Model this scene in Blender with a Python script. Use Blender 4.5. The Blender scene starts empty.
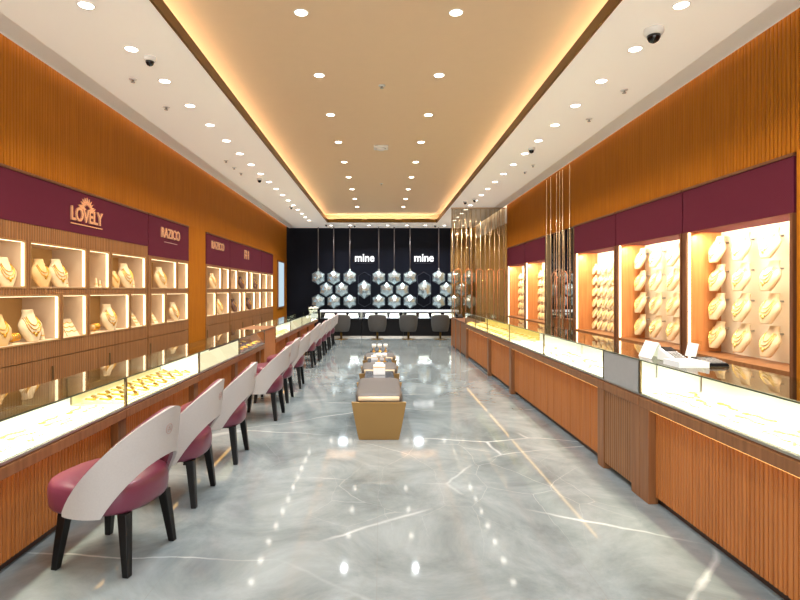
import bpy, math, random
from mathutils import Vector, Matrix
random.seed(7)
PI = math.pi
scene = bpy.context.scene
COL = scene.collection

# ------------------------------------------------------------------ helpers
ORD = ['first', 'second', 'third', 'fourth', 'fifth', 'sixth', 'seventh', 'eighth', 'ninth', 'tenth', 'eleventh',
       'twelfth', 'thirteenth', 'fourteenth', 'fifteenth', 'sixteenth', 'seventeenth', 'eighteenth', 'nineteenth',
       'twentieth', 'twenty-first', 'twenty-second']


class MB:
    """collects shapes, then links them as one mesh object"""

    def __init__(s):
        s.v, s.f, s.sm = [], [], []

    def add(s, verts, faces, smooth=False):
        n = len(s.v)
        s.v += [tuple(p) for p in verts]
        s.f += [tuple(i + n for i in f) for f in faces]
        s.sm += [smooth] * len(faces)
        return s

    def box(s, x0, x1, y0, y1, z0, z1):
        x0, x1 = min(x0, x1), max(x0, x1)
        y0, y1 = min(y0, y1), max(y0, y1)
        z0, z1 = min(z0, z1), max(z0, z1)
        v = [(x0, y0, z0), (x1, y0, z0), (x1, y1, z0), (x0, y1, z0), (x0, y0, z1), (x1, y0, z1), (x1, y1, z1), (x0, y1, z1)]
        return s.add(v, [(0, 3, 2, 1), (4, 5, 6, 7), (0, 1, 5, 4), (1, 2, 6, 5), (2, 3, 7, 6), (3, 0, 4, 7)])

    def hexa(s, b, t):
        """frustum between two loops of equal length"""
        n = len(b)
        f = [tuple(reversed(range(n))), tuple(range(n, 2 * n))]
        f += [(i, (i + 1) % n, n + (i + 1) % n, n + i) for i in range(n)]
        return s.add(list(b) + list(t), f)

    def loft(s, rings, cap=True, smooth=True, closed=True):
        n = len(rings[0])
        v = [p for r in rings for p in r]
        f = []
        for k in range(len(rings) - 1):
            for i in range(n if closed else n - 1):
                j = (i + 1) % n
                f.append((k * n + i, k * n + j, (k + 1) * n + j, (k + 1) * n + i))
        if cap:
            f.append(tuple(reversed(range(n))))
            f.append(tuple(range((len(rings) - 1) * n, len(rings) * n)))
        return s.add(v, f, smooth)

    def lathe(s, c, prof, n=24, smooth=True, cap=True):
        rings = [[(c[0] + r * math.cos(2 * PI * i / n), c[1] + r * math.sin(2 * PI * i / n), c[2] + z) for i in range(n)] for r, z in prof]
        return s.loft(rings, cap, smooth)

    def tube(s, pts, r, n=8, closed=False, smooth=True):
        P = [Vector(p) for p in pts]
        m = len(P)
        rings = []
        up = None
        for i in range(m):
            a = P[(i - 1) % m] if (closed or i > 0) else P[i]
            b = P[(i + 1) % m] if (closed or i < m - 1) else P[i]
            t = (b - a).normalized()
            if up is None:
                up = Vector((0, 0, 1)) if abs(t.z) < .9 else Vector((0, 1, 0))
            u = t.cross(up)
            if u.length < 1e-4:
                u = t.cross(Vector((1, 0, 0)))
            u.normalize()
            w = u.cross(t).normalized()
            up = w
            rings.append([tuple(P[i] + (u * math.cos(2 * PI * k / n) + w * math.sin(2 * PI * k / n)) * r) for k in range(n)])
        if closed:
            rings.append(rings[0])
        return s.loft(rings, not closed, smooth)

    def ball(s, c, rx, ry, rz, n=12, m=8):
        rings = []
        for k in range(1, m):
            a = PI * k / m
            rings.append([(c[0] + rx * math.sin(a) * math.cos(2 * PI * i / n), c[1] + ry * math.sin(a) * math.sin(2 * PI * i / n), c[2] - rz * math.cos(a)) for i in range(n)])
        return s.loft(rings, True, True)

    def build(s, name, mat, parent=None, world=True, bev=0, solid=0):
        off = Vector((0, 0, 0))
        if parent is not None and world:
            q = parent
            while q is not None:
                off += q.location
                q = q.parent
        me = bpy.data.meshes.new(name)
        me.from_pydata([tuple(Vector(p) - off) for p in s.v], [], s.f)
        me.polygons.foreach_set('use_smooth', s.sm)
        me.materials.append(mat)
        me.update()
        o = bpy.data.objects.new(name, me)
        COL.objects.link(o)
        if parent is not None:
            o.parent = parent
        if bev:
            b = o.modifiers.new('bevel', 'BEVEL')
            b.width = bev
            b.segments = 2
            b.limit_method = 'ANGLE'
        return o


def tag(o, label, cat, group=None, kind=None):
    assert 4 <= len(label.split()) <= 16, label
    o['label'] = label
    o['category'] = cat
    if group:
        o['group'] = group
    if kind:
        o['kind'] = kind
    return o


def empty(name, loc, label, cat, group=None, rz=0):
    o = bpy.data.objects.new(name, None)
    COL.objects.link(o)
    o.location = loc
    o.rotation_euler = (0, 0, rz)
    return tag(o, label, cat, group)


def struct(name, mb, mat, **k):
    o = mb.build(name, mat, **k)
    o['kind'] = 'structure'
    return o


KIDS = {}


def kids(o):
    return [c for c in bpy.data.objects if c.parent is o]


def proto_tree(o):
    return (o, [proto_tree(c) for c in kids(o)])


def dup(tree, loc, rz, label, group=None, scale=None):
    def cp(t, parent):
        o, ch = t
        c = o.copy()
        COL.objects.link(c)
        if parent is not None:
            c.parent = parent
        for q in ch:
            cp(q, c)
        return c
    r = cp(tree, None)
    r.location = loc
    r.rotation_euler = (0, 0, rz)
    if scale:
        r.scale = (scale, scale, scale) if not hasattr(scale, '__len__') else scale
    assert 4 <= len(label.split()) <= 16, label
    r['label'] = label
    if group:
        r['group'] = group
    return r


class Maker:
    """first call places the prototype itself, later calls copy it"""

    def __init__(s, root):
        s.root, s.tree, s.used = root, proto_tree(root), False

    def put(s, loc, rz, label, group=None, scale=None):
        if s.used:
            return dup(s.tree, loc, rz, label, group, scale)
        s.used = True
        s.root.location = loc
        s.root.rotation_euler = (0, 0, rz)
        if scale:
            s.root.scale = (scale, scale, scale) if not hasattr(scale, '__len__') else scale
        assert 4 <= len(label.split()) <= 16, label
        s.root['label'] = label
        if group:
            s.root['group'] = group
        return s.root


# ------------------------------------------------------------------ materials
def lin(c):
    return tuple((x / 12.92 if x <= .04045 else ((x + .055) / 1.055) ** 2.4) for x in [q / 255 for q in c]) + (1,)


def newmat(name):
    m = bpy.data.materials.new(name)
    m.use_nodes = True
    nt = m.node_tree
    b = nt.nodes['Principled BSDF']
    return m, nt, b, nt.nodes['Material Output']


def plain(name, c, rough=.5, metal=0, spec=.5, noise=.06, scale=30, coat=0, emit=0, bump=0):
    m, nt, b, out = newmat(name)
    tc = nt.nodes.new('ShaderNodeTexCoord')
    nz = nt.nodes.new('ShaderNodeTexNoise')
    nz.inputs['Scale'].default_value = scale
    nt.links.new(tc.outputs['Object'], nz.inputs['Vector'])
    mx = nt.nodes.new('ShaderNodeMix')
    mx.data_type = 'RGBA'
    c = lin(c)
    mx.inputs[6].default_value = tuple(x * (1 - noise) for x in c[:3]) + (1,)
    mx.inputs[7].default_value = tuple(min(1, x * (1 + noise)) for x in c[:3]) + (1,)
    nt.links.new(nz.outputs['Fac'], mx.inputs[0])
    nt.links.new(mx.outputs[2], b.inputs['Base Color'])
    b.inputs['Roughness'].default_value = rough
    b.inputs['Metallic'].default_value = metal
    b.inputs['Specular IOR Level'].default_value = spec
    if coat:
        b.inputs['Coat Weight'].default_value = coat
        b.inputs['Coat Roughness'].default_value = .15
    if emit:
        nt.links.new(mx.outputs[2], b.inputs['Emission Color'])
        b.inputs['Emission Strength'].default_value = emit
    if bump:
        bp = nt.nodes.new('ShaderNodeBump')
        bp.inputs['Strength'].default_value = bump
        nt.links.new(nz.outputs['Fac'], bp.inputs['Height'])
        nt.links.new(bp.outputs['Normal'], b.inputs['Normal'])
    return m


def wood(name, c1, c2, rough=.4, reed=0, spec=.35):
    m, nt, b, out = newmat(name)
    tc = nt.nodes.new('ShaderNodeTexCoord')
    mp = nt.nodes.new('ShaderNodeMapping')
    mp.inputs['Scale'].default_value = (9, 9, .5)
    nt.links.new(tc.outputs['Object'], mp.inputs['Vector'])
    nz = nt.nodes.new('ShaderNodeTexNoise')
    nz.inputs['Scale'].default_value = 3.5
    nz.inputs['Detail'].default_value = 6
    nt.links.new(mp.outputs['Vector'], nz.inputs['Vector'])
    rp = nt.nodes.new('ShaderNodeValToRGB')
    rp.color_ramp.elements[0].position = .3
    rp.color_ramp.elements[1].position = .7
    rp.color_ramp.elements[0].color = lin(c1)
    rp.color_ramp.elements[1].color = lin(c2)
    nt.links.new(nz.outputs['Fac'], rp.inputs['Fac'])
    col = rp.outputs['Color']
    if reed:
        wv = nt.nodes.new('ShaderNodeTexWave')
        wv.bands_direction = 'Y'
        wv.inputs['Scale'].default_value = reed
        nt.links.new(tc.outputs['Object'], wv.inputs['Vector'])
        mx = nt.nodes.new('ShaderNodeMix')
        mx.data_type = 'RGBA'
        mx.blend_type = 'MULTIPLY'
        mx.inputs[0].default_value = .35
        nt.links.new(col, mx.inputs[6])
        nt.links.new(wv.outputs['Color'], mx.inputs[7])
        col = mx.outputs[2]
        bp = nt.nodes.new('ShaderNodeBump')
        bp.inputs['Strength'].default_value = .35
        bp.inputs['Distance'].default_value = .01
        nt.links.new(wv.outputs['Fac'], bp.inputs['Height'])
        nt.links.new(bp.outputs['Normal'], b.inputs['Normal'])
    nt.links.new(col, b.inputs['Base Color'])
    b.inputs['Roughness'].default_value = rough
    b.inputs['Specular IOR Level'].default_value = spec
    return m


def emis(name, c, strength):
    m, nt, b, out = newmat(name)
    nt.nodes.remove(b)
    e = nt.nodes.new('ShaderNodeEmission')
    e.inputs['Color'].default_value = lin(c)
    e.inputs['Strength'].default_value = strength
    nt.links.new(e.outputs[0], out.inputs['Surface'])
    return m


def glass(name, tint, ior=1.5, rough=.01):
    m, nt, b, out = newmat(name)
    nt.nodes.remove(b)
    tr = nt.nodes.new('ShaderNodeBsdfTransparent')
    tr.inputs['Color'].default_value = lin(tint)
    gl = nt.nodes.new('ShaderNodeBsdfGlossy')
    gl.inputs['Roughness'].default_value = rough
    fr = nt.nodes.new('ShaderNodeFresnel')
    fr.inputs['IOR'].default_value = ior
    mx = nt.nodes.new('ShaderNodeMixShader')
    ge = nt.nodes.new('ShaderNodeNewGeometry')
    ma = nt.nodes.new('ShaderNodeMath')
    ma.operation = 'SUBTRACT'
    ma.use_clamp = True
    nt.links.new(fr.outputs[0], ma.inputs[0])
    nt.links.new(ge.outputs['Backfacing'], ma.inputs[1])
    nt.links.new(ma.outputs[0], mx.inputs[0])
    nt.links.new(tr.outputs[0], mx.inputs[1])
    nt.links.new(gl.outputs[0], mx.inputs[2])
    nt.links.new(mx.outputs[0], out.inputs['Surface'])
    return m


def marble():
    m, nt, b, out = newmat('grey_marble')
    N = nt.nodes.new
    L = nt.links.new
    tc = N('ShaderNodeTexCoord')
    n1 = N('ShaderNodeTexNoise')
    n1.inputs['Scale'].default_value = 1.5
    n1.inputs['Detail'].default_value = 8
    n1.inputs['Roughness'].default_value = .68
    n1.inputs['Distortion'].default_value = .6
    L(tc.outputs['Object'], n1.inputs['Vector'])
    rp = N('ShaderNodeValToRGB')
    rp.color_ramp.elements[0].position = .3
    rp.color_ramp.elements[0].color = lin((96, 104, 106))
    rp.color_ramp.elements[1].position = .72
    rp.color_ramp.elements[1].color = lin((144, 152, 154))
    L(n1.outputs['Fac'], rp.inputs['Fac'])
    # distorted thin veins
    n2 = N('ShaderNodeTexNoise')
    n2.inputs['Scale'].default_value = 1.3
    n2.inputs['Detail'].default_value = 5
    n2.inputs['Roughness'].default_value = .5
    L(tc.outputs['Object'], n2.inputs['Vector'])
    va = N('ShaderNodeVectorMath')
    va.operation = 'MULTIPLY_ADD'
    va.inputs[1].default_value = (.22, .22, 0)
    L(n2.outputs['Color'], va.inputs[0])
    L(tc.outputs['Object'], va.inputs[2])
    mp = N('ShaderNodeMapping')
    mp.inputs['Rotation'].default_value = (0, 0, .6)
    mp.inputs['Scale'].default_value = (.42, .8, 1)
    L(va.outputs[0], mp.inputs['Vector'])
    vo = N('ShaderNodeTexVoronoi')
    vo.feature = 'DISTANCE_TO_EDGE'
    vo.inputs['Scale'].default_value = 1.0
    L(mp.outputs['Vector'], vo.inputs['Vector'])
    vr = N('ShaderNodeValToRGB')
    vr.color_ramp.elements[0].position = .0
    vr.color_ramp.elements[0].color = (1, 1, 1, 1)
    vr.color_ramp.elements[1].position = .008
    vr.color_ramp.elements[1].color = (0, 0, 0, 1)
    L(vo.outputs['Distance'], vr.inputs['Fac'])
    n3 = N('ShaderNodeTexNoise')
    n3.inputs['Scale'].default_value = 1.1
    L(tc.outputs['Object'], n3.inputs['Vector'])
    m3 = N('ShaderNodeMapRange')
    m3.inputs['From Min'].default_value = .42
    m3.inputs['From Max'].default_value = .62
    L(n3.outputs['Fac'], m3.inputs['Value'])
    mu = N('ShaderNodeMath')
    mu.operation = 'MULTIPLY'
    L(vr.outputs['Color'], mu.inputs[0])
    L(m3.outputs[0], mu.inputs[1])
    mp2 = N('ShaderNodeMapping')
    mp2.inputs['Rotation'].default_value = (0, 0, -.5)
    mp2.inputs['Location'].default_value = (3.3, 1.7, 0)
    mp2.inputs['Scale'].default_value = (.55, .3, 1)
    L(va.outputs[0], mp2.inputs['Vector'])
    vo2 = N('ShaderNodeTexVoronoi')
    vo2.feature = 'DISTANCE_TO_EDGE'
    L(mp2.outputs['Vector'], vo2.inputs['Vector'])
    vr2 = N('ShaderNodeMapRange')
    vr2.inputs['From Min'].default_value = 0
    vr2.inputs['From Max'].default_value = .006
    vr2.inputs['To Min'].default_value = .8
    vr2.inputs['To Max'].default_value = 0
    L(vo2.outputs['Distance'], vr2.inputs['Value'])
    mxm = N('ShaderNodeMath')
    mxm.operation = 'MAXIMUM'
    L(mu.outputs[0], mxm.inputs[0])
    n4 = N('ShaderNodeTexNoise')
    n4.inputs['Scale'].default_value = .8
    L(mp2.outputs['Vector'], n4.inputs['Vector'])
    m4 = N('ShaderNodeMapRange')
    m4.inputs['From Min'].default_value = .5
    m4.inputs['From Max'].default_value = .66
    L(n4.outputs['Fac'], m4.inputs['Value'])
    mu4 = N('ShaderNodeMath')
    mu4.operation = 'MULTIPLY'
    L(vr2.outputs[0], mu4.inputs[0])
    L(m4.outputs[0], mu4.inputs[1])
    L(mu4.outputs[0], mxm.inputs[1])
    mu = mxm
    mx = N('ShaderNodeMix')
    mx.data_type = 'RGBA'
    L(mu.outputs[0], mx.inputs[0])
    L(rp.outputs['Color'], mx.inputs[6])
    mx.inputs[7].default_value = lin((192, 196, 195))
    # tile joints
    br = N('ShaderNodeTexBrick')
    br.offset = 0
    br.inputs['Scale'].default_value = 1
    br.inputs['Brick Width'].default_value = 1.05
    br.inputs['Row Height'].default_value = 1.75
    br.inputs['Mortar Size'].default_value = .0022
    br.inputs['Mortar Smooth'].default_value = 0
    bm = N('ShaderNodeMapping')
    bm.inputs['Location'].default_value = (.02, -.05, 0)
    L(tc.outputs['Object'], bm.inputs['Vector'])
    L(bm.outputs['Vector'], br.inputs['Vector'])
    m2 = N('ShaderNodeMix')
    m2.data_type = 'RGBA'
    fm = N('ShaderNodeMath')
    fm.operation = 'MULTIPLY'
    fm.inputs[1].default_value = .35
    L(br.outputs['Fac'], fm.inputs[0])
    L(fm.outputs[0], m2.inputs[0])
    L(mx.outputs[2], m2.inputs[6])
    m2.inputs[7].default_value = lin((120, 120, 118))
    L(m2.outputs[2], b.inputs['Base Color'])
    b.inputs['Roughness'].default_value = .055
    b.inputs['Specular IOR Level'].default_value = .5
    return m


def fascia_mat():
    m, nt, b, out = newmat('burgundy_fabric')
    N = nt.nodes.new
    L = nt.links.new
    tc = N('ShaderNodeTexCoord')
    wv = N('ShaderNodeTexWave')
    wv.wave_type = 'BANDS'
    wv.bands_direction = 'DIAGONAL'
    wv.inputs['Scale'].default_value = 30
    wv.inputs['Distortion'].default_value = 3
    L(tc.outputs['Object'], wv.inputs['Vector'])
    mx = N('ShaderNodeMix')
    mx.data_type = 'RGBA'
    mx.inputs[6].default_value = lin((76, 23, 40))
    mx.inputs[7].default_value = lin((90, 32, 50))
    L(wv.outputs['Fac'], mx.inputs[0])
    L(mx.outputs[2], b.inputs['Base Color'])
    b.inputs['Roughness'].default_value = .7
    b.inputs['Specular IOR Level'].default_value = .1
    return m


M = dict(
    marble=marble(),
    wallwood=wood('orange_teak_slats', (146, 86, 12), (164, 100, 20), .6, spec=.12),
    panelwood=wood('counter_teak', (158, 95, 44), (178, 110, 54), .45),
    walnut=wood('walnut', (116, 74, 42), (142, 96, 60), .4),
    reeded=wood('reeded_walnut', (130, 86, 48), (156, 108, 66), .45, reed=9),
    darkwalnut=wood('dark_walnut', (90, 54, 32), (110, 70, 44), .4),
    plinth=plain('dark_plinth', (60, 40, 32), .5),
    ceil=plain('ceiling_paint', (250, 247, 244), .9, noise=.01),
    ceilglow=plain('glowing_ceiling_paint', (252, 244, 234), .9, noise=.01, emit=.15),  # ordinary ceiling paint; emission added where bounced light leaves it too dark
    tray=plain('tray_ceiling_paint', (238, 210, 176), .85, noise=.02, scale=8),
    bronze=plain('bronze_trim', (112, 84, 32), .35, metal=.7),
    backwall=plain('navy_black_wall', (9, 13, 26), .55, spec=.15, noise=.2, scale=2),
    fascia=fascia_mat(),
    goldfab=plain('rose_gold_letters', (236, 176, 130), .25, metal=.9, emit=.32),  # plain metal letters, glow added to brighten their highlights
    whiteletter=emis('white_letters', (245, 245, 245), 1.6),
    niche=plain('niche_cream', (214, 188, 156), .7, noise=.02),
    nicheback=plain('niche_tan_back', (184, 146, 92), .7, noise=.05),
    nichebrown=plain('niche_brown_back', (96, 62, 46), .7, noise=.05),
    brass=plain('brass_edge', (196, 158, 110), .35, metal=.8),
    ledw=emis('warm_led', (255, 226, 178), 3.2),
    ledbay=emis('warm_bay_led', (255, 226, 180), 4.5),
    ledorange=emis('amber_led', (255, 196, 112), 3),
    ledframe=emis('sign_light', (200, 224, 238), .75),
    lens=emis('downlight_lens', (255, 246, 230), 11),
    bust=plain('cream_bust', (226, 202, 160), .65, noise=.04),
    bustd=plain('tan_bust', (214, 176, 118), .65, noise=.05),
    bustb=plain('dark_bust', (92, 60, 46), .65, noise=.05),
    gold=plain('gold', (238, 180, 70), .28, metal=1, noise=.08, scale=80),
    pad=plain('cream_pad', (240, 222, 178), .7),
    palegold=plain('pale_gold', (246, 214, 120), .35, metal=.55, noise=.08, scale=80),  # copy of the gold, paled to look washed out by strong light
    yellowdeck=plain('yellow_deck', (246, 220, 140), .6, noise=.02),
    litpanel=emis('lit_cream_panel', (255, 238, 196), 1.05),
    paddark=plain('burgundy_pad', (96, 56, 56), .6),
    bayback=plain('bay_cream_back', (236, 222, 196), .7, noise=.02),
    bayside=wood('bay_side_teak', (186, 118, 64), (206, 138, 82), .5),
    white=plain('white_base', (244, 240, 230), .5, noise=.01),
    whiteplastic=plain('white_plastic', (240, 240, 240), .35, noise=.01),
    greymetal=plain('grey_metal', (168, 168, 166), .4, metal=.25),
    steel=plain('brushed_steel', (190, 186, 178), .3, metal=.9),
    frame=plain('frame_bronze', (120, 100, 70), .35, metal=.7),
    glass=glass('showcase_glass', (248, 252, 249), 1.5),
    glasstop=glass('showcase_top_glass', (240, 248, 243), 1.75),
    glassedge=plain('green_glass_edge', (58, 66, 48), .3),
    screenglass=glass('screen_glass', (222, 216, 206), 1.35, .02),
    mirror=plain('mirror', (225, 222, 216), .02, metal=1, noise=0),
    rod=plain('champagne_rod', (206, 184, 154), .25, metal=.9),
    rosegold=plain('rose_gold_rod', (232, 156, 108), .25, metal=.9, emit=.08),
    goldpanel=wood('gold_fluted_panel', (180, 140, 78), (206, 166, 104), .35),
    maroon=plain('maroon_leather', (102, 44, 64), .34, coat=.2, bump=.02, scale=120),
    greyleather=plain('pale_grey_leather', (166, 162, 160), .55, bump=.02, scale=120),
    blackwood=plain('black_leg', (9, 9, 10), .35, spec=.3),
    logo=plain('stitched_logo', (168, 140, 132), .5),
    ottogold=plain('gold_lacquer', (142, 110, 62), .38, metal=.45, noise=.05, scale=3),
    taupe=plain('taupe_leather', (80, 73, 68), .5, bump=.02, scale=90),
    beige=plain('beige_lip_highlight', (214, 190, 158), .4),  # highlight colour for the front lip of the taupe cushions
    blackgloss=plain('black_gloss', (22, 22, 24), .12),
    tabletop=plain('smoke_table_top', (74, 76, 80), .15),
    tubgrey=plain('tub_fabric', (74, 72, 70), .8, noise=.1),
    hexsilver=plain('faceted_silver', (200, 216, 220), .2, metal=.9, emit=.1),
    cable=plain('grey_rod', (120, 112, 112), .4, metal=.3),
    outline=plain('dark_outline', (60, 66, 80), .4, metal=.4),
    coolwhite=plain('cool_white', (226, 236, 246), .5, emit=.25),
    navydeck=plain('navy_deck', (34, 44, 70), .5),
    black=plain('black_plastic', (12, 12, 15), .5, spec=.2),
    petal=plain('white_petal', (246, 242, 234), .7),
    leaf=plain('leaf_green', (70, 110, 60), .6),
    camwhite=plain('camera_white', (232, 230, 226), .4),
    camdome=plain('camera_dome', (18, 16, 16), .1),
)

# ------------------------------------------------------------------ dimensions
H = 1.4                      # eye height
XW = 3.2                     # wall face
ZC = 3.506                   # soffit
YB = 18.1                    # back wall
YN = -2.0
F = 533.0


def area(name, loc, rot, energy, c, sx, sy=None, spread=180, shape=None):
    d = bpy.data.lights.new(name, 'AREA')
    d.energy = energy
    d.color = c
    d.spread = math.radians(spread)
    if sy is None:
        d.shape = shape or 'DISK'
        d.size = sx
    else:
        d.shape = 'RECTANGLE'
        d.size = sx
        d.size_y = sy
    o = bpy.data.objects.new(name, d)
    COL.objects.link(o)
    o.location = loc
    o.rotation_euler = rot
    return o


def flutes(mb, x, y0, y1, z0, z1, pitch, depth, out, seam=0, gap=.005):
    """vertical half-round slats along Y on the plane x; out = -1/+1 is the outward direction in X"""
    n = max(1, round((y1 - y0) / pitch))
    p = (y1 - y0) / n
    prof = []
    for i in range(n):
        y = y0 + i * p
        g = gap * (2.2 if seam and i % seam == 0 else 1)
        prof += [(0, y), (0, y + g)]
        for t in (.0, .25, .5, .75, 1):
            prof.append((depth * (.72 + .28 * math.sin(PI * t)), y + g + (p - g) * (t * .98 + .01)))
    prof.append((0, y1))
    b = [(x + out * d, y, z0) for d, y in prof]
    t = [(x + out * d, y, z1) for d, y in prof]
    m = len(b)
    mb.add(b + t, [(i, i + 1, m + i + 1, m + i) if out > 0 else (i + 1, i, m + i, m + i + 1) for i in range(m - 1)])
    return mb


# ------------------------------------------------------------------ setting
struct('floor', MB().box(-3.7, 3.7, YN - 2, YB + .2, -.1, 0), M['marble'])

# left wall: recess plane, upper slats, panels between the cabinets
LU = [(2.95, 7.31), (7.33, 8.86), (9.75, 11.27), (11.29, 14.22), (14.24, 15.8)]
mb = MB().box(-3.75, -3.62, YN, YB, 0, 3.75)
mb.box(-3.62, -XW - .012, YN, YB, 2.47, 3.74)
flutes(mb, -XW - .014, YN, YB, 2.47, 3.74, .04, .006, 1)
for a, b in ((YN, 2.93), (8.88, 9.73), (15.82, YB)):
    mb.box(-3.62, -XW - .012, a, b, 0, 2.47)
    flutes(mb, -XW - .014, a, b, 0, 2.47, .05, .014, 1)
struct('wall_left', mb, M['wallwood'])
RB = [(4.13, 5.64), (5.66, 7.25), (7.27, 8.82), (10.36, 11.83), (11.85, 13.5)]
mb = MB().box(3.62, 3.75, YN, YB, 0, 3.75)
mb.box(XW + .012, 3.62, YN, 13.58, 2.47, 3.74)
flutes(mb, XW + .014, YN, 13.58, 2.47, 3.74, .045, .011, -1, gap=.008)
for a, b in ((YN, 4.11), (13.52, 13.58)):
    mb.box(XW + .012, 3.62, a, b, 0, 2.47)
    flutes(mb, XW + .014, a, b, 0, 2.47, .05, .014, -1)
mb.box(XW + .06, 3.62, 8.84, 10.34, 0, 2.47)
struct('wall_right', mb, M['wallwood'])
mb = MB().box(XW + .02, 3.62, 13.6, YB, 0, 3.1)
flutes(mb, XW + .02, 13.6, YB, 0, 3.1, .14, .05, -1)
struct('wall_right_gold', mb, M['goldpanel'])
mb = MB().box(XW + .02, 3.62, 13.6, YB, 3.1, 3.74)
struct('trim_1', mb, M['ceil'])
struct('wall_back', MB().box(-3.7, 2.37, YB, YB + .15, 0, 3.75), M['backwall'])
mb = MB().box(2.37, 3.7, YB, YB + .15, 0, 3.75)
p = 2.37
while p < 3.15:
    mb.lathe((p + .07, YB - .005, 0), [(.06, 0), (.06, 3.1)], 12)
    p += .14
struct('wall_back_gold', mb, M['goldpanel'])

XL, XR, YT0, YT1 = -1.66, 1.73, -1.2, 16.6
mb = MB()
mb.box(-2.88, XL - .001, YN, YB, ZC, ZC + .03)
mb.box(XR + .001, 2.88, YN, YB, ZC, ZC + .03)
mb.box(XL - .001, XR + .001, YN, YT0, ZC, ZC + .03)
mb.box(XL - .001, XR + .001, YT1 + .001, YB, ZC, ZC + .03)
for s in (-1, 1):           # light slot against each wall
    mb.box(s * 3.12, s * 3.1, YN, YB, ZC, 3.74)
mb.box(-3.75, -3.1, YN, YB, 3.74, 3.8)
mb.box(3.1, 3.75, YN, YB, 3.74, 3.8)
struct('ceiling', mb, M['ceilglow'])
struct('ceiling_noglow_left', MB().box(-3.12, -2.8805, YN, YB, ZC, ZC + .03), M['ceil'])  # ceiling edge kept without the added glow, giving the darker band
struct('ceiling_noglow_right', MB().box(2.8805, 3.12, YN, YB, ZC, ZC + .03), M['ceil'])  # same glowless ceiling edge along the right wall
ZT = 3.78
mb = MB().box(-2.15, 2.2, YT0 - .4, 17.0, ZT, ZT + .04)
mb.box(-2.15, -2.1, YT0 - .4, 17.0, ZC + .03, ZT)
mb.box(2.15, 2.2, YT0 - .4, 17.0, ZC + .03, ZT)
mb.box(-2.15, 2.2, 16.95, 17.0, ZC + .03, ZT)
mb.box(-2.15, 2.2, YT0 - .4, YT0 - .35, ZC + .03, ZT)
struct('ceiling_tray', mb, M['tray'])
mb = MB()
zl = ZC + .1
mb.box(XL - .02, XL, YT0, YT1, ZC - .006, zl)
mb.box(XR, XR + .02, YT0, YT1, ZC - .006, zl)
mb.box(XL - .02, XR + .02, YT1, YT1 + .02, ZC - .006, zl)
mb.box(XL - .02, XR + .02, YT0 - .02, YT0, ZC - .006, zl)
struct('trim_2', mb, M['bronze'])
# cove lamps hidden in the recess round the tray and in the wall slots
WARM = (1, .76, .5)
NEUT = (1, .93, .84)
L_ = YT1 - YT0
area('cove_left', (XL - .2, (YT0 + YT1) / 2, ZC + .06), (PI, math.radians(-14), 0), 26, WARM, .08, L_)
area('cove_right', (XR + .2, (YT0 + YT1) / 2, ZC + .06), (PI, math.radians(14), 0), 26, WARM, .08, L_)
area('cove_back', (0, YT1 + .18, ZC + .06), (PI, 0, 0), 7, WARM, 3.4, .08)
for s in (-1, 1):
    area('wall_slot', (s * 3.155, 8, 3.70), (0, 0, 0), 20, (1, .78, .5), .05, 20)

# ------------------------------------------------------------------ ceiling fittings
def make_downlight():
    t = empty('downlight', (0, 0, 0), 'round recessed downlight with white rim', 'downlight')
    n = 24
    mb = MB()
    mb.lathe((0, 0, 0), [(.052, -.001), (.054, -.006), (.062, -.006), (.064, 0)], n, cap=False)
    mb.build('trim_ring', M['camwhite'], t, world=False)
    MB().lathe((0, 0, 0), [(.0515, -.003), (.0515, -.0025)], n).build('lens', M['lens'], t, world=False)
    return Maker(t)


DL = make_downlight()
SW = (1, .84, .66)
NLS = 20
for i in range(NLS):
    y = 3.94 + .715 * i - 1.43
    for s, x in ((-1, -2.18), (1, 2.22)):
        if s == 1 and y > 16.9:
            continue
        DL.put((x, y, ZC), 0, 'round recessed downlight in the %s soffit row, %s from the near end' % ('left' if s < 0 else 'right', ORD[i]), '%s soffit downlights' % ('left' if s < 0 else 'right'))
        area('soffit_lamp', (x, y, ZC - .012), (0, 0, 0), 10.5, SW, .11, spread=115)
for i in range(11):
    y = 4.57 + 1.335 * (i - 2)
    for s, x in ((-1, -.685), (1, .643)):
        DL.put((x, y, ZT), 0, 'round recessed downlight in the raised tan ceiling, %s row, %s from near end' % ('left' if s < 0 else 'right', ORD[i]), 'tray ceiling downlights')
        area('tray_lamp', (x, y, ZT - .012), (0, 0, 0), 13, (.87, .95, 1.0), .11, spread=130)
for i, x in enumerate((-1.62, -1.0, -.39, .22, .84, 1.45, 2.06, 2.67)):
    DL.put((x, 17.35, ZC), 0, 'small downlight in front of the dark back wall, %s from left' % ORD[i], 'back soffit downlights')
    area('back_lamp', (x, 17.35, ZC - .012), (0, 0, 0), 10, (.95, .97, 1.0), .1, spread=100)

def make_cam():
    t = empty('mounted_security_camera', (0, 0, 0), 'white dome security camera on ceiling', 'camera')
    MB().lathe((0, 0, 0), [(.075, 0), (.078, -.03), (.066, -.05), (.05, -.055)], 24).build('housing', M['camwhite'], t, world=False)
    MB().lathe((0, 0, 0), [(.052, -.05), (.05, -.075), (.036, -.1), (.014, -.113), (.002, -.115)], 24).build('dome', M['camdome'], t, world=False)
    return Maker(t)


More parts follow.
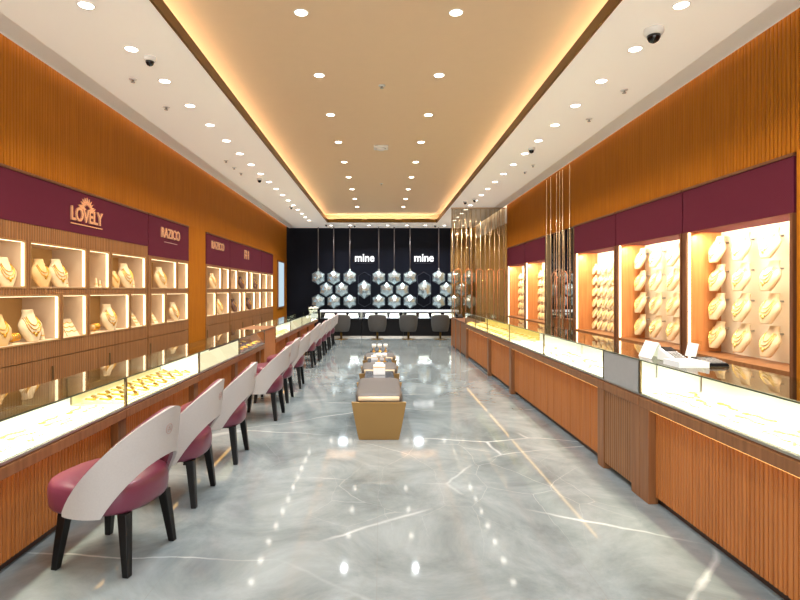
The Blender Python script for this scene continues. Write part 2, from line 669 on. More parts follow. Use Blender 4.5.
CM = make_cam()
for x, y, l in ((-2.09, 4.82, 'nearest on the left soffit'), (-2.29, 10.05, 'middle one on the left soffit'), (-2.25, 13.35, 'farthest on the left soffit'),
                (2.2, 4.3, 'nearest on the right soffit'), (2.23, 7.9, 'second on the right soffit'), (2.16, 12.3, 'beside the rod screen, right one'),
                (1.99, 12.6, 'beside the rod screen, left one'), (-1.75, 17.0, 'left one above the navy wall'), (-.85, 17.2, 'middle one above the navy wall'),
                (1.75, 17.2, 'right one above the navy wall')):
    CM.put((x, y, ZC), 0, 'dome camera with black lens, ' + l, 'dome cameras', 1.0 if (x > 0 and y < 5) else .72)

def make_sprk():
    t = empty('hanging_sprinkler', (0, 0, 0), 'small sprinkler head on ceiling', 'sprinkler')
    MB().lathe((0, 0, 0), [(.04, 0), (.04, -.006), (.015, -.01)], 20).build('flange', M['camwhite'], t, world=False)
    MB().lathe((0, 0, 0), [(.011, -.009), (.009, -.03), (.022, -.032), (.022, -.036)], 16).build('head', M['steel'], t, world=False)
    return Maker(t)


SP = make_sprk()
for x, y, l in ((-2.475, 5.32, 'left soffit, nearest one'), (-2.47, 6.13, 'left soffit, second one'), (-2.52, 8.67, 'left soffit, third one'),
                (-2.52, 9.15, 'left soffit, fourth one'), (-2.52, 9.6, 'left soffit, fifth one'), (2.56, 5.61, 'right soffit, nearest one'),
                (2.56, 6.56, 'right soffit, second one'), (2.56, 8.98, 'right soffit, third one'), (2.56, 9.5, 'right soffit, fourth one')):
    SP.put((x, y, ZC), 0, 'small sprinkler head on the ' + l, 'soffit sprinklers')
for x, y, l in ((.01, 6.2, 'nearest one'), (.01, 11.9, 'farthest one')):
    SP.put((x, y, ZT), 0, 'small sprinkler head in the raised ceiling centre, ' + l, 'tray sprinklers')
t = empty('smoke_detector', (0, 8.85, ZT), 'square white smoke detector in the middle of the raised ceiling', 'smoke detector')
MB().box(-.12, .12, -.12, .12, -.03, 0).build('plate', M['camwhite'], t, world=False, bev=.008)
MB().lathe((0, 0, 0), [(.08, -.03), (.075, -.05), (.05, -.06)], 24).build('sensor_cap', M['camwhite'], t, world=False)

# vents on the far face of the tray
for i, x in enumerate((-1.05, 0, 1.1)):
    t = empty('ceiling_vent', (x, YT1 + .34, ZT - .17), 'bronze linear vent in far end of tray ceiling, %s from left' % ORD[i], 'vent', 'tray vents')
    MB().box(-.45, .45, -.006, .006, -.05, .05).build('frame', M['bronze'], t, world=False)
    mb = MB()
    for k in range(3):
        mb.box(-.43, .43, -.014, -.007, -.035 + .03 * k, -.022 + .03 * k)
    mb.build('louvre', M['frame'], t, world=False)

# ------------------------------------------------------------------ busts and jewellery
def make_bust(name, mat, cat='bust', strands=3, peg=False):
    """front of the bust looks to local -y"""
    t = empty(name, (0, 0, 0), 'cream necklace display bust with gold necklace', 'display bust')
    prof = [(0, .05, .03), (.01, .056, .034), (.05, .082, .042), (.1, .108, .05), (.14, .116, .05), (.17, .102, .044), (.195, .08, .036), (.215, .064, .031), (.24, .054, .03), (.26, .053, .031), (.27, .05, .03)]
    rings = []
    n = 18
    def lean(z):
        return -(.08 if peg else .06) * (.27 - z) / .27
    for z, w, d in prof:
        rings.append([(w * math.cos(2 * PI * i / n), lean(z) + d * math.sin(2 * PI * i / n), z) for i in range(n)])
    MB().loft(rings).build('bust_form', mat, t, world=False)
    def srf(x, z):
        for k in range(len(prof) - 1):
            if prof[k][0] <= z <= prof[k + 1][0]:
                u = (z - prof[k][0]) / (prof[k + 1][0] - prof[k][0])
                w = prof[k][1] * (1 - u) + prof[k + 1][1] * u
                d = prof[k][2] * (1 - u) + prof[k + 1][2] * u
                q = max(0, 1 - (x / w) ** 2)
                return lean(z) - d * math.sqrt(q) - .003
        return 0
    mb = MB()
    for s in range(strands):
        drop = .075 + .03 * s
        half = .046 + .013 * s
        pts = []
        for k in range(15):
            u = -1 + 2 * k / 14
            x = half * math.sin(u * PI / 2)
            z = .213 - .006 * s - drop * (1 - u * u) ** .8
            pts.append((x, srf(x, z), z))
        mb.tube(pts, .0042 - .0004 * s, 6)
    zp = .213 - .075 - .03 * (strands - 1) - .02
    mb.ball((0, srf(0, zp) - .002, zp), .014, .006, .017, 10, 6)
    for sx in (-1, 1):
        mb.ball((sx * .02, srf(.02, zp + .02) - .002, zp + .02), .009, .005, .01, 8, 6)
    mb.build('necklace', M['palegold' if peg else 'gold'], t, world=False)
    if peg:
        MB().tube([(0, .02, .2), (0, .075, .2)], .008, 8).build('hook', M['steel'], t, world=False)
    return Maker(t)


BW = make_bust('necklace_bust', M['bust'], peg=True)
BC = make_bust('necklace_bust', M['bust'])
BD = make_bust('necklace_bust', M['bustd'], strands=2)
BB = make_bust('necklace_bust', M['bustb'], strands=1)


def make_cone():
    t = empty('ring_stand', (0, 0, 0), 'small cream ring stand', 'ring stand')
    MB().lathe((0, 0, 0), [(.026, 0), (.026, .01), (.02, .014), (.017, .05), (.008, .1), (.002, .105)], 16).build('cone', M['bust'], t, world=False)
    pts = [(.019 * math.cos(a), .019 * math.sin(a), .04) for a in [2 * PI * k / 16 for k in range(16)]]
    MB().tube(pts, .004, 6, closed=True).build('ring', M['gold'], t, world=False)
    return Maker(t)


CN = make_cone()


def make_ramp():
    t = empty('bracelet_ramp', (0, 0, 0), 'small sloped ramp with bracelets', 'bracelet ramp')
    MB().hexa([(-.035, -.05, 0), (.035, -.05, 0), (.035, .05, 0), (-.035, .05, 0)], [(-.035, -.045, .015), (.035, -.045, .015), (.035, .045, .15), (-.035, .045, .15)]).build('pad', M['bust'], t, world=False)
    mb = MB()
    for k in range(3):
        y = -.025 + .025 * k
        z = .015 + (y + .045) / .09 * .135 + .004
        mb.tube([(-.03, y, z), (-.015, y - .006, z - .01), (0, y - .008, z - .012), (.015, y - .006, z - .01), (.03, y, z)], .004, 6)
    mb.build('bracelet', M['gold'], t, world=False)
    return Maker(t)


RP = make_ramp()


def make_bangles():
    t = empty('bangle_stand', (0, 0, 0), 'gold bangles stacked on a small roll stand', 'bangle stand')
    MB().box(-.05, .05, -.03, .03, 0, .012).build('foot', M['bust'], t, world=False)
    mb = MB().tube([(-.06, 0, .06), (.06, 0, .06)], .03, 16)
    mb.box(-.008, .008, -.008, .008, .012, .04)
    mb.build('roll', M['bustd'], t, world=False)
    for k in range(4):
        x = -.042 + .028 * k
        pts = [(x, .034 * math.cos(a), .06 + .034 * math.sin(a)) for a in [2 * PI * q / 20 for q in range(20)]]
        MB().tube(pts, .006, 6, closed=True).build('bangle', M['gold'], t, world=False)
    return Maker(t)


BG = make_bangles()

# ------------------------------------------------------------------ left wall cabinets with niches
Z_UP = (1.425, 1.835)
Z_LO = (.915, 1.345)
UNITS = [
    ('long', LU[0], [(3.05, 3.8), (3.89, 4.79), (4.87, 5.77), (5.85, 6.265), (6.34, 7.23)], [(3.4, 4.3), (4.38, 5.29), (5.36, 5.78), (5.86, 6.76), (6.82, 7.25)], 2.0,
     'long walnut wall cabinet on the left with the crest sign, nearest the viewer'),
    ('short', LU[1], [(7.42, 8.32), (8.4, 8.82)], [(7.42, 7.88), (7.95, 8.82)], 1.88,
     'narrow walnut wall cabinet of four niches beside the long crest sign cabinet'),
    ('far', LU[2], [(9.8, 10.66), (10.75, 11.2)], [(9.8, 10.3), (10.38, 11.2)], 1.88,
     'narrow walnut niche cabinet just past the bare wood wall strip, left side'),
    ('brown', LU[3], [(11.36, 11.84), (11.93, 12.8), (12.92, 13.26), (13.32, 14.17)], [(11.36, 12.15), (12.24, 12.55), (12.63, 13.5), (13.58, 14.17)], 1.88,
     'walnut wall cabinet with dark brown lined niches and small monogram sign'),
    ('last', LU[4], [(14.33, 14.96), (15.03, 15.74)], [(14.33, 14.96), (15.03, 15.74)], 1.88,
     'farthest walnut niche cabinet on the left, beside the lit wall panel'),
]
XC = -XW
for key, (a, b), up, lo, fz, lab in UNITS:
    t = empty('niche_cabinet', (-3.4, (a + b) / 2, 0), lab, 'wall cabinet', 'left wall cabinets')
    mb = MB()
    # boards between and around the openings
    X0, X1 = -3.6, XC
    mb.box(X0, X1, a, b, .745, Z_LO[0] - .005)
    mb.box(X0, X1, a, b, Z_LO[1] + .005, Z_UP[0] - .005)
    mb.box(X0, X1, a, b, Z_UP[1] + .005, fz)
    for cells, (z0, z1) in ((up, Z_UP), (lo, Z_LO)):
        edges = [a] + [q for c in cells for q in c] + [b]
        for k in range(0, len(edges), 2):
            y0, y1 = edges[k] + (.005 if k else 0), edges[k + 1] - (.005 if k + 2 < len(edges) else 0)
            if y1 - y0 > .003:
                mb.box(X0, X1, y0, y1, z0 - .005, z1 + .005)
    mb.build('carcass', M['reeded'], t)
    MB().box(-3.6, XC - .03, a, b, 0, .06).build('plinth', M['plinth'], t)
    nd = max(1, round((b - a) / 1.1))
    w = (b - a) / nd
    for k in range(nd):
        d = MB().box(-3.6, XC, a + k * w + .004, a + (k + 1) * w - .004, .065, .737).build('door', M['reeded'], t)
        MB().box(XC, XC + .015, a + k * w + .05, a + k * w + .06, .5, .66).build('handle', M['frame'], d)
    MB().box(-3.6, XC + .004, a, b, fz, 2.44).build('fascia', M['fascia'], t)
    MB().box(-3.6, XC + .012, a, b, 2.441, 2.465).build('top_rail', M['darkwalnut'], t)
    for cells, (z0, z1) in ((up, Z_UP), (lo, Z_LO)):
        for (y0, y1) in cells:
            xb = -3.56
            brown = key == 'brown' and (y1 - y0) > .6
            mb = MB()
            mb.box(xb, XC - .002, y0 - .004, y0 + .004, z0, z1)
            mb.box(xb, XC - .002, y1 - .004, y1 + .004, z0, z1)
            mb.box(xb, XC - .002, y0, y1, z0 - .004, z0 + .004)
            mb.box(xb, XC - .002, y0, y1, z1 - .004, z1 + .004)
            nl = mb.build('niche_lining', M['niche'], t)
            MB().box(xb - .01, xb, y0, y1, z0, z1).build('niche_back', M['nichebrown' if brown else 'nicheback'], nl)
            mb = MB()
            mb.box(XC - .026, XC - .004, y1 - .012, y1 - .0045, z0 + .012, z1 - .012)
            mb.box(XC - .02, XC - .01, y0 + .012, y1 - .02, z1 - .008, z1 - .0045)
            mb.box(XC - .02, XC - .004, y0 + .0045, y0 + .011, z0 + .012, z1 - .012)
            mb.build('light_strip', M['ledw'], nl)
            if y1 > 4.3:
                area('niche_lamp', (XC - .03, (y0 + y1) / 2, z1 - .014), (0, math.radians(25), 0), .4 * (y1 - y0) * (.5 if brown else 1), (1, .88, .7), .02, (y1 - y0) * .85)
            mb = MB()
            g = .012
            mb.box(XC - .002, XC + .006, y0 - g, y0, z0 - g, z1 + g)
            mb.box(XC - .002, XC + .006, y1, y1 + g, z0 - g, z1 + g)
            mb.box(XC - .002, XC + .006, y0, y1, z0 - g, z0)
            mb.box(XC - .002, XC + .006, y0, y1, z1, z1 + g)
            mb.build('niche_frame', M['brass'], nl)
    if key == 'long':
        cab_long = t
    if key == 'short':
        cab_short = t
    if key == 'far':
        cab_far = t
    if key == 'brown':
        cab_brown = t


def text(body, parent, loc, rot, size, mat, name='sign_lettering', ex=.008, sx=1, offset=0):
    c = bpy.data.curves.new(name, 'FONT')
    c.body = body
    c.size = size
    c.extrude = ex
    c.offset = offset
    c.align_x = 'CENTER'
    c.align_y = 'CENTER'
    c.materials.append(mat)
    tmp = bpy.data.objects.new(name, c)
    me = bpy.data.meshes.new_from_object(tmp)
    bpy.data.objects.remove(tmp)
    bpy.data.curves.remove(c)
    if not me.materials:
        me.materials.append(mat)
    o = bpy.data.objects.new(name, me)
    COL.objects.link(o)
    off = Vector((0, 0, 0))
    if parent is not None:
        o.parent = parent
        off = parent.location
    o.location = Vector(loc) - off
    o.rotation_euler = rot
    o.scale = (sx, 1, 1)
    return o


LR = (PI / 2, 0, PI / 2)
XS = XC + .014
text('LOVELY', cab_long, (XS, 5.78, 2.19), LR, .2, M['goldfab'], sx=.88, offset=.004)
mb = MB()
for k in range(9):
    a = math.radians(14 + 19 * k)
    c, s_ = math.cos(a), math.sin(a)
    def pt(r, w):
        return (5.78 + r * c - w * s_, 2.275 + r * s_ * .85 + w * c)
    q = [pt(.045, 0), pt(.09, -.013), pt(.145, 0), pt(.09, .013)]
    mb.hexa([(XC + .006, y, z) for y, z in q], [(XC + .018, y, z) for y, z in q])
mb.lathe((0, 0, 0), [], 3) if False else None
for sgn in (-1, 1):
    q = [(5.78 + sgn * .03, 2.275), (5.78 + sgn * .17, 2.30), (5.78 + sgn * .12, 2.265), (5.78 + sgn * .03, 2.262)]
    if sgn < 0:
        q = q[::-1]
    mb.hexa([(XC + .006, y, z) for y, z in q], [(XC + .02, y, z) for y, z in q])
mb.build('crest_emblem', M['goldfab'], cab_long)
MB().box(XC + .005, XC + .012, 5.48, 6.1, 2.088, 2.1).build('sign_underline', M['goldfab'], cab_long)
text('RAZICO', cab_short, (XS, 8.08, 2.235), LR, .2, M['goldfab'], sx=.98, offset=.004)
MB().box(XC + .005, XC + .01, 7.85, 8.35, 2.105, 2.115).build('sign_underline', M['logo'], cab_short)
text('RAZICO', cab_far, (XS, 10.42, 2.25), LR, .2, M['goldfab'], sx=1.1, offset=.004)
mb = MB()
for y0, y1, z0, z1 in ((12.45, 12.52, 2.13, 2.34), (12.52, 12.68, 2.29, 2.34), (12.52, 12.68, 2.2, 2.24), (12.64, 12.69, 2.13, 2.3), (12.8, 12.87, 2.13, 2.34)):
    mb.box(XC + .005, XC + .016, y0, y1, z0, z1)
mb.build('monogram', M['goldfab'], cab_brown)


def ny(px, x=3.31):
    return x * F / (381 - px)


zu, zo = Z_UP[0] + .0045, Z_LO[0] + .0045
XB = -3.31
R_ = PI / 2            # faces +X
T_ = .2               # turned a little towards the viewer
NB = [(BC, 2, zu, .95, 'nearest upper niche of the crest sign cabinet', -.2), (BD, 38, zu, 1.0, 'second upper niche of the crest sign cabinet, left one', -T_),
      (BC, 55, zu, 1.05, 'second upper niche of the crest sign cabinet, right one', -T_), (BD, -4, zo, 1.0, 'nearest lower niche, left one', -.2),
      (BC, 27, zo, 1.1, 'nearest lower niche, big pale one', -T_), (BC, 123, zu, 1.15, 'fourth upper niche of the crest sign cabinet', -T_),
      (BD, 113, zu, .75, 'fourth upper niche, small one at left', -T_), (BC, 106, zo, 1.15, 'third lower niche of the crest sign cabinet', -T_),
      (BC, 158, zu, 1.15, 'upper niche of the short cabinet', -T_), (BC, 172, zo, 1.05, 'lower right niche of the short cabinet', -T_),
      (BC, 211, zu, 1.1, 'upper niche past the bare wood strip', -T_), (BC, 217, zo, 1.1, 'lower niche past the bare wood strip', -T_),
      (BB, 240, zu, 1.05, 'upper left brown niche of the monogram cabinet', -T_), (BB, 253.5, zu, 1.05, 'upper right brown niche of the monogram cabinet', -T_),
      (BB, 232.5, zo, 1.05, 'lower left brown niche of the monogram cabinet', -T_), (BB, 247.5, zo, 1.05, 'lower right brown niche of the monogram cabinet', -T_)]
for mk, px, z, sc, l, tw in NB:
    mk.put((XB, ny(px), z), R_ + tw, '%s bust with gold necklace in %s' % ('dark' if mk is BB else 'tan' if mk is BD else 'cream', l), 'necklace busts in the left niches', sc)
for px, z, l, sc in ((66, zu, 'second upper niche of the crest sign cabinet', 1), (42, zo, 'nearest lower niche beside the big pale bust', 1.1), (133, zu, 'fourth upper niche of the crest sign cabinet', 1.1),
                     (96, zu, 'narrow third upper niche', 1), (100, zu, 'narrow third upper niche, farther one', .8), (165.5, zu, 'upper niche of the short cabinet', 1)):
    CN.put((-3.27, ny(px, 3.27), z), 0, 'small ring stand in ' + l, 'ring stands in the left niches', sc)
for px, z, l in ((59, zo, 'second lower niche, left one'), (66, zo, 'second lower niche, middle one'), (71.5, zo, 'second lower niche, right one'), (134.5, zo, 'fourth lower niche of the crest sign cabinet'), (153, zo, 'lower left niche of the short cabinet')):
    RP.put((-3.3, ny(px, 3.3), z), R_ - .2, 'sloped bracelet ramp in ' + l, 'bracelet ramps in the left niches', 1.15)
for px, z, l in ((13, zo, 'nearest lower niche between the two busts'), (95, zo, 'third lower niche beside the tall bust')):
    BG.put((-3.27, ny(px, 3.27), z), R_, 'gold bangles on a roll stand in ' + l, 'bangle stands in the left niches', 1)

# lit panel by the corner
t = empty('light_panel', (XC, 16.9, .83), 'tall narrow pale blue lit panel on left wall by the corner', 'light panel')
MB().box(XC - .005, XC + .04, 16.4, 17.4, .83, 2.32).build('frame', M['walnut'], t)
MB().box(XC + .04, XC + .046, 16.46, 17.34, .88, 2.27).build('screen', M['ledframe'], t)

# ------------------------------------------------------------------ right wall bays
BAYLAB = ['nearest bay of the right wall', 'second bay of the right wall', 'third bay, just before the mirror', 'fourth bay, just past the mirror', 'farthest bay, next to the screen']
SHORT = ['nearest right bay', 'second right bay', 'bay before the mirror', 'bay past the mirror', 'farthest right bay']
BS = []
for i, (a, b) in enumerate(RB):
    t = empty('display_bay', (3.4, (a + b) / 2, 0), 'tall lit wall display of necklace busts under burgundy fascia, ' + BAYLAB[i], 'display bay', 'right wall display bays')
    zb, zt = .76, 2.0
    MB().box(XW - .004, 3.6, a, b, zt, 2.44).build('fascia', M['fascia'], t)
    MB().box(XW - .012, 3.6, a, b, 2.441, 2.465).build('top_rail', M['darkwalnut'], t)
    MB().box(XW - .012, 3.6, b - .07, b, .06, zt).build('post', M['darkwalnut'], t)
    MB().box(XW - .012, 3.6, a, a + .03, .06, zt).build('post', M['darkwalnut'], t)
    MB().box(XW + .004, 3.57, b - .078, b - .0705, zb, zt).build('side_panel', M['bayside'], t)
    MB().box(XW + .004, 3.57, a + .0305, a + .038, zb, zt).build('side_panel', M['bayside'], t)
    MB().box(3.55, 3.58, a + .04, b - .08, zb, zt).build('back_panel', M['bayback'], t)
    mb = MB().box(XW - .008, 3.6, a + .03, b - .07, zb - .05, zb)
    mb.build('bottom_rail', M['walnut'], t)
    MB().box(XW, 3.6, a + .03, b - .07, .06, zb - .055).build('door', M['walnut'], t)
    MB().box(XW + .04, 3.6, a, b, 0, .058).build('plinth', M['plinth'], t)
    mb = MB()
    mb.box(XW + .004, XW + .026, b - .088, b - .079, zb + .005, zt - .005)
    mb.box(XW + .004, XW + .02, a + .039, a + .046, zb + .005, zt - .005)
    mb.build('light_strip', M['ledbay'], t)
    area('bay_lamp', (XW + .06, (a + b) / 2, zt - .03), (0, math.radians(-24), 0), 20, (1, .88, .68), .04, b - a - .2)
    # busts stepped on the back panel
    rows, cols, sc = (4, 4, 1.0) if i < 2 else (6, 7, .62)
    zs = [.85 + .29 * k for k in range(4)] if i < 2 else [.812 + .177 * k for k in range(6)]
    y0, y1 = a + .2, b - .2 if i < 2 else b - .16
    for r in range(rows):
        z = zs[rows - 1 - r] - .04
        for c in range(cols):
            y = y1 - (y1 - y0) * c / (cols - 1)
            BW.put((3.55 - .077 * sc, y, z), -PI / 2, 'cream necklace bust in the %s, %s, %s from far end' % (SHORT[i], ['top row', 'second row', 'third row', 'fourth row', 'fifth row', 'sixth row', 'seventh row'][r], ORD[c]),
                   'necklace busts in the ' + SHORT[i], sc)

# mirror with rods between the bays
t = empty('rod_mirror', (XW, 9.59, 0), 'tall mirror panel with champagne rods between the bays on right wall', 'mirror')
MB().box(XW + .04, XW + .055, 8.87, 10.31, .1, 2.46).build('mirror_pane', M['mirror'], t)
mb = MB()
mb.box(XW - .01, XW + .055, 8.825, 8.87, 0, 2.46)
mb.box(XW - .01, XW + .055, 10.31, 10.355, 0, 2.46)
mb.box(XW - .01, XW + .055, 8.87, 10.31, 0, .1)
mb.build('frame', M['frame'], t)
for k, y in enumerate((8.95, 9.3, 9.45, 9.62, 9.95, 10.2)):
    MB().tube([(XW - .03, y, .1), (XW - .03, y, ZC - .001)], .008, 8).build('rod', M['rod'], t)
def loop(xc, w, z0, z1, inv, plane, n_y):
    """chamfered U (or inverted U) of rod in the plane x (plane='x') or y"""
    ch = w * .5
    if inv:
        p = [(-w, z0), (-w, z1 - ch), (-w * .45, z1), (w * .45, z1), (w, z1 - ch), (w, z0)]
    else:
        p = [(-w, z1), (-w, z0 + ch), (-w * .45, z0), (w * .45, z0), (w, z0 + ch), (w, z1)]
    return [((n_y, xc + d, z) if plane == 'y' else (xc + d, n_y, z)) for d, z in p]
for y in (9.2, 9.75):
    MB().tube(loop(y, .14, .1, 1.72, True, 'y', XW - .03), .009, 8).build('rod_loop', M['rosegold'], t)  # solid loops standing in for the screen's loops reflected in the mirror

# rod screen closing the aisle on the right
t = empty('rod_screen', (2.5, 13.6, 0), 'tall see-through screen of champagne rods and rose gold loops past right counters', 'screen')
MB().box(1.8, 3.17, 13.64, 13.65, .05, ZC - .005).build('glass_pane', M['screenglass'], t)
mb = MB().box(1.79, 3.18, 13.6, 13.66, 0, .05)
mb.box(1.79, 3.18, 13.6, 13.66, ZC - .03, ZC - .002)
mb.build('frame', M['rod'], t)
for k in range(12):
    x = 1.82 + k * 1.32 / 11
    MB().tube([(x, 13.6, .05), (x, 13.6, ZC - .03)], .0075 if k % 2 else .011, 8).build('rod', M['rod'], t)
for k in range(5):
    MB().tube(loop(1.96 + k * .275, .085, .75, 1.93, True, 'x', 13.585), .011, 8).build('rod_loop', M['rosegold'], t)
for k in range(5):
    MB().tube(loop(1.93 + k * .275, .06, 2.8, ZC - .03, False, 'x', 13.585), .009, 8).build('rod_loop', M['rod'], t)

# ------------------------------------------------------------------ showcases
SIDE = {-1: dict(xf=1.76, xb=2.174, top=.80, gb=.595, lb=.515, base=1.865), 1: dict(xf=1.742, xb=2.19, top=.935, gb=.703, lb=.616, base=1.79)}


def counter(s, y0, y1, lab, kind='glass', pil0=True, pil1=False, floor_m='white', lamp=9, lc=(1, .92, .76), grp=None, ramp=False):
    P = SIDE[s]
    g = .0015
    y0, y1 = y0 + g, y1 - g
    X = lambda v: s * v
    t = empty('display_counter', (X((P['xf'] + P['xb']) / 2), (y0 + y1) / 2, 0), lab, 'display counter', grp)
    xf, xb, top, gb, lb, base = (P[k] for k in ('xf', 'xb', 'top', 'gb', 'lb', 'base'))
    MB().box(X(base + .035), X(xb), y0, y1, 0, .05).build('plinth', M['plinth'], t)
    if kind == 'block':
        MB().box(X(xf + .01), X(xb), y0, y1, .05, top - .03).build('body', M['panelwood'], t, bev=.004)
        MB().box(X(xf), X(xb), y0, y1, top - .03, top).build('top', M['walnut'], t, bev=.004)
        return t
    MB().box(X(base + .02), X(xb), y0, y1, .05, lb).build('carcass', M['walnut'], t)
    a = y0 + (.12 if pil0 else .004)
    b = y1 - (.12 if pil1 else .004)
    if kind == 'grey':
        MB().box(X(xf + .012), X(base + .02), y0, y1, .05, lb).build('base_panel', M['reeded'], t)
    else:
        mb = MB().box(X(base + .006), X(base + .02), a, b, .05, lb)
        flutes(mb, X(base + .008), a, b, .05, lb, .03, .008, -s, seam=8)
        mb.build('base_panel', M['panelwood'], t)
        MB().box(X(base - .055 if s < 0 else base - .038), X(base - .03 if s < 0 else base - .018), a + .01, b - .01, lb - .004, lb - .001).build('light_strip', M['ledorange'], t)
    for on, ya, yb in ((pil0, y0, y0 + .118), (pil1, y1 - .118, y1)):
        if on:
            MB().box(X(xf + (.004 if s > 0 else .06)), X(base + .02), ya, yb, 0, lb).build('pilaster', M['walnut'], t, bev=.003)
    mb = MB().box(X(xf), X(xb), y0, y1, lb, gb - .022)
    mb.box(X(xf + .008), X(xb), y0, y1, gb - .022, gb - .012)
    mb.build('ledge', M['walnut'], t, bev=.004)
    MB().box(X(xf + .004), X(xb), y0, y1, gb - .012, gb).build('metal_trim', M['steel'], t)
    MB().box(X(xf + .02), X(xb - .012), y0 + .01, y1 - .01, gb, gb + .006).build('case_floor', M[floor_m], t)
    MB().box(X(xf), X(xb), y0, y1, top - .01, top).build('top_glass', M['glasstop'], t)
    if kind == 'grey':
        MB().box(X(xf + .002), X(xf + .02), y0, y1, gb, top - .0105).build('front_panel', M['greymetal'], t)
    else:
        MB().box(X(xf + .004), X(xf + .012), y0 + .012, y1 - .012, gb, top - .0105).build('front_glass', M['glass'], t)
    MB().box(X(xf - .003), X(xf - .0003), y0, y1, top - .009, top - .001).build('glass_edge', M['glassedge'], t)
    MB().box(X(xb - .01), X(xb - .002), y0 + .012, y1 - .012, gb, top - .0105).build('back_glass', M['glass'], t)
    for yy in (y0, y1 - .011):
        MB().box(X(xf + .002), X(xf + .014), yy, yy + .011, gb, top - .0105).build('metal_post', M['frame'], t)
        MB().box(X(xb - .014), X(xb - .002), yy, yy + .011, gb, top - .0105).build('metal_post', M['frame'], t)
    if kind in ('glass', 'grey'):
        MB().box(X(xb - .03), X(xb - .022), y0 + .012, y1 - .012, gb + .0065, gb + (.07 if s < 0 else .118)).build('back_riser', M[floor_m], t)
    if ramp:
        MB().box(X(xf + .016), X(xf + .022), y0 + .02, y1 - .02, gb + .0065, top - .03).build('lit_panel', M['litpanel'], t)
    if kind in ('glass', 'grey'):
        area('case_lamp', (X(xf + .035), (y0 + y1) / 2, top - .016), (0, math.radians(-16 * s), 0), lamp * (y1 - y0) * (.55 if floor_m == 'white' else .42), lc, .012, y1 - y0 - .06, spread=122)
    return t


GL, GR = 'left run of sit-down glass counters', 'right run of glass counters'
CASES_L = [(.7, 2.2, 'white', 12, False), (2.2, 3.69, 'white', 12, False), (3.69, 5.18, 'pad', 5, False), (5.18, 6.65, 'white', 8, True), (6.65, 8.09, 'paddark', 3, False),
           None, (8.93, 10.42, 'pad', 4, False), (10.42, 11.92, 'white', 6, True), (11.92, 13.42, 'white', 6, True), (13.42, 14.92, 'white', 6, False)]
LLAB = ['low left glass counter nearest the camera, mostly outside the picture', 'low left glass counter with bright white deck behind the nearest chair',
        'low left glass counter packed with cream trays of gold', 'low left glass counter with a glowing cream ramp', 'low left glass counter with dark trays, just before wood block', '',
        'low left glass counter just past the wood block', 'low left glass counter with cream ramp, second past the wood block',
        'low left glass counter with cream ramp, third past the wood block', 'low left glass counter at the far end']
for i, c in enumerate(CASES_L):
    if c is None:
        counter(-1, 8.09, 8.93, 'solid wooden block between the left glass counters', 'block', grp=GL)
        continue
    counter(-1, c[0], c[1], LLAB[i], pil0=i > 1, pil1=(i == 4), floor_m=c[2], lamp=c[3], grp=GL, ramp=c[4])
CASES_R = [(.6, 2.1, 'white', 13, False, False, False), (2.1, 3.6, 'white', 13, False, False, True), 'grey', (4.18, 5.73, 'white', 10, False, True, False), (5.73, 7.27, 'white', 9, False, False, True),
           (7.27, 8.78, 'yellowdeck', 6, False, False, True), (8.78, 9.88, 'yellowdeck', 6, False, False, False), (9.88, 11.05, 'yellowdeck', 6, False, False, True)]
RLAB = ['tall right glass counter nearest the camera, mostly outside the picture', 'tall right glass counter with bright white deck in the right foreground', 'narrow right counter section with plain grey upper panel',
        'tall right glass counter with white deck just past the grey section', 'tall right glass counter with white deck, second past the grey section',
        'tall right glass counter with yellow deck, third past the grey section', 'short right glass counter with yellow deck, second from the far end', 'short right glass counter with yellow deck at the far end']
for i, c in enumerate(CASES_R):
    if c == 'grey':
        counter(1, 3.6, 4.18, RLAB[i], 'grey', grp=GR)
        continue
    counter(1, c[0], c[1], RLAB[i], pil0=c[5], pil1=c[6], floor_m=c[2], lamp=c[3], grp=GR, lc=(1, .87, .64))
# low wooden cabinet after the right run
t = empty('wooden_cabinet', (1.96, 12.2, 0), 'low plain wooden cabinet at the far end of right counters', 'cabinet')
MB().box(1.80, 2.19, 11.07, 13.3, 0, .04).build('plinth', M['plinth'], t)
MB().box(1.765, 2.19, 11.07, 13.3, .04, .69).build('body', M['walnut'], t, bev=.004)
MB().box(1.75, 2.19, 11.07, 13.3, .69, .72).build('top', M['darkwalnut'], t, bev=.004)
for y in (11.8, 12.55, 13.22):
    MB().box(1.752, 1.765, y, y + .07, 0, .69).build('pilaster', M['panelwood'], t)

# jewellery in the cases
def make_tray(mat, name='jewellery_tray'):
    t = empty(name, (0, 0, 0), 'small tray of gold necklace', 'jewellery tray')
    MB().hexa([(-.085, -.05, 0), (.085, -.05, 0), (.085, .05, 0), (-.085, .05, 0)], [(-.085, -.05, .01), (.085, -.05, .01), (.085, .05, .035), (-.085, .05, .035)]).build('pad', mat, t, world=False)
    mb = MB()
    for k in range(2):
        pts = []
        for q in range(11):
            u = -1 + .2 * q
            y = .032 - (.066 - .022 * k) * (1 - u * u)
            pts.append((u * (.068 - .02 * k), y, .0225 + y * .25 + .004))
        mb.tube(pts, .007 - .001 * k, 6)
    for q in range(-2, 3):
        y = -.03 + .006 * abs(q)
        mb.ball((q * .018, y, .0225 + y * .25 + .006), .01, .012, .006, 8, 5)
    mb.build('necklace', M['gold'], t, world=False)
    return Maker(t)


TC = make_tray(M['pad'])
TD = make_tray(M['paddark'])


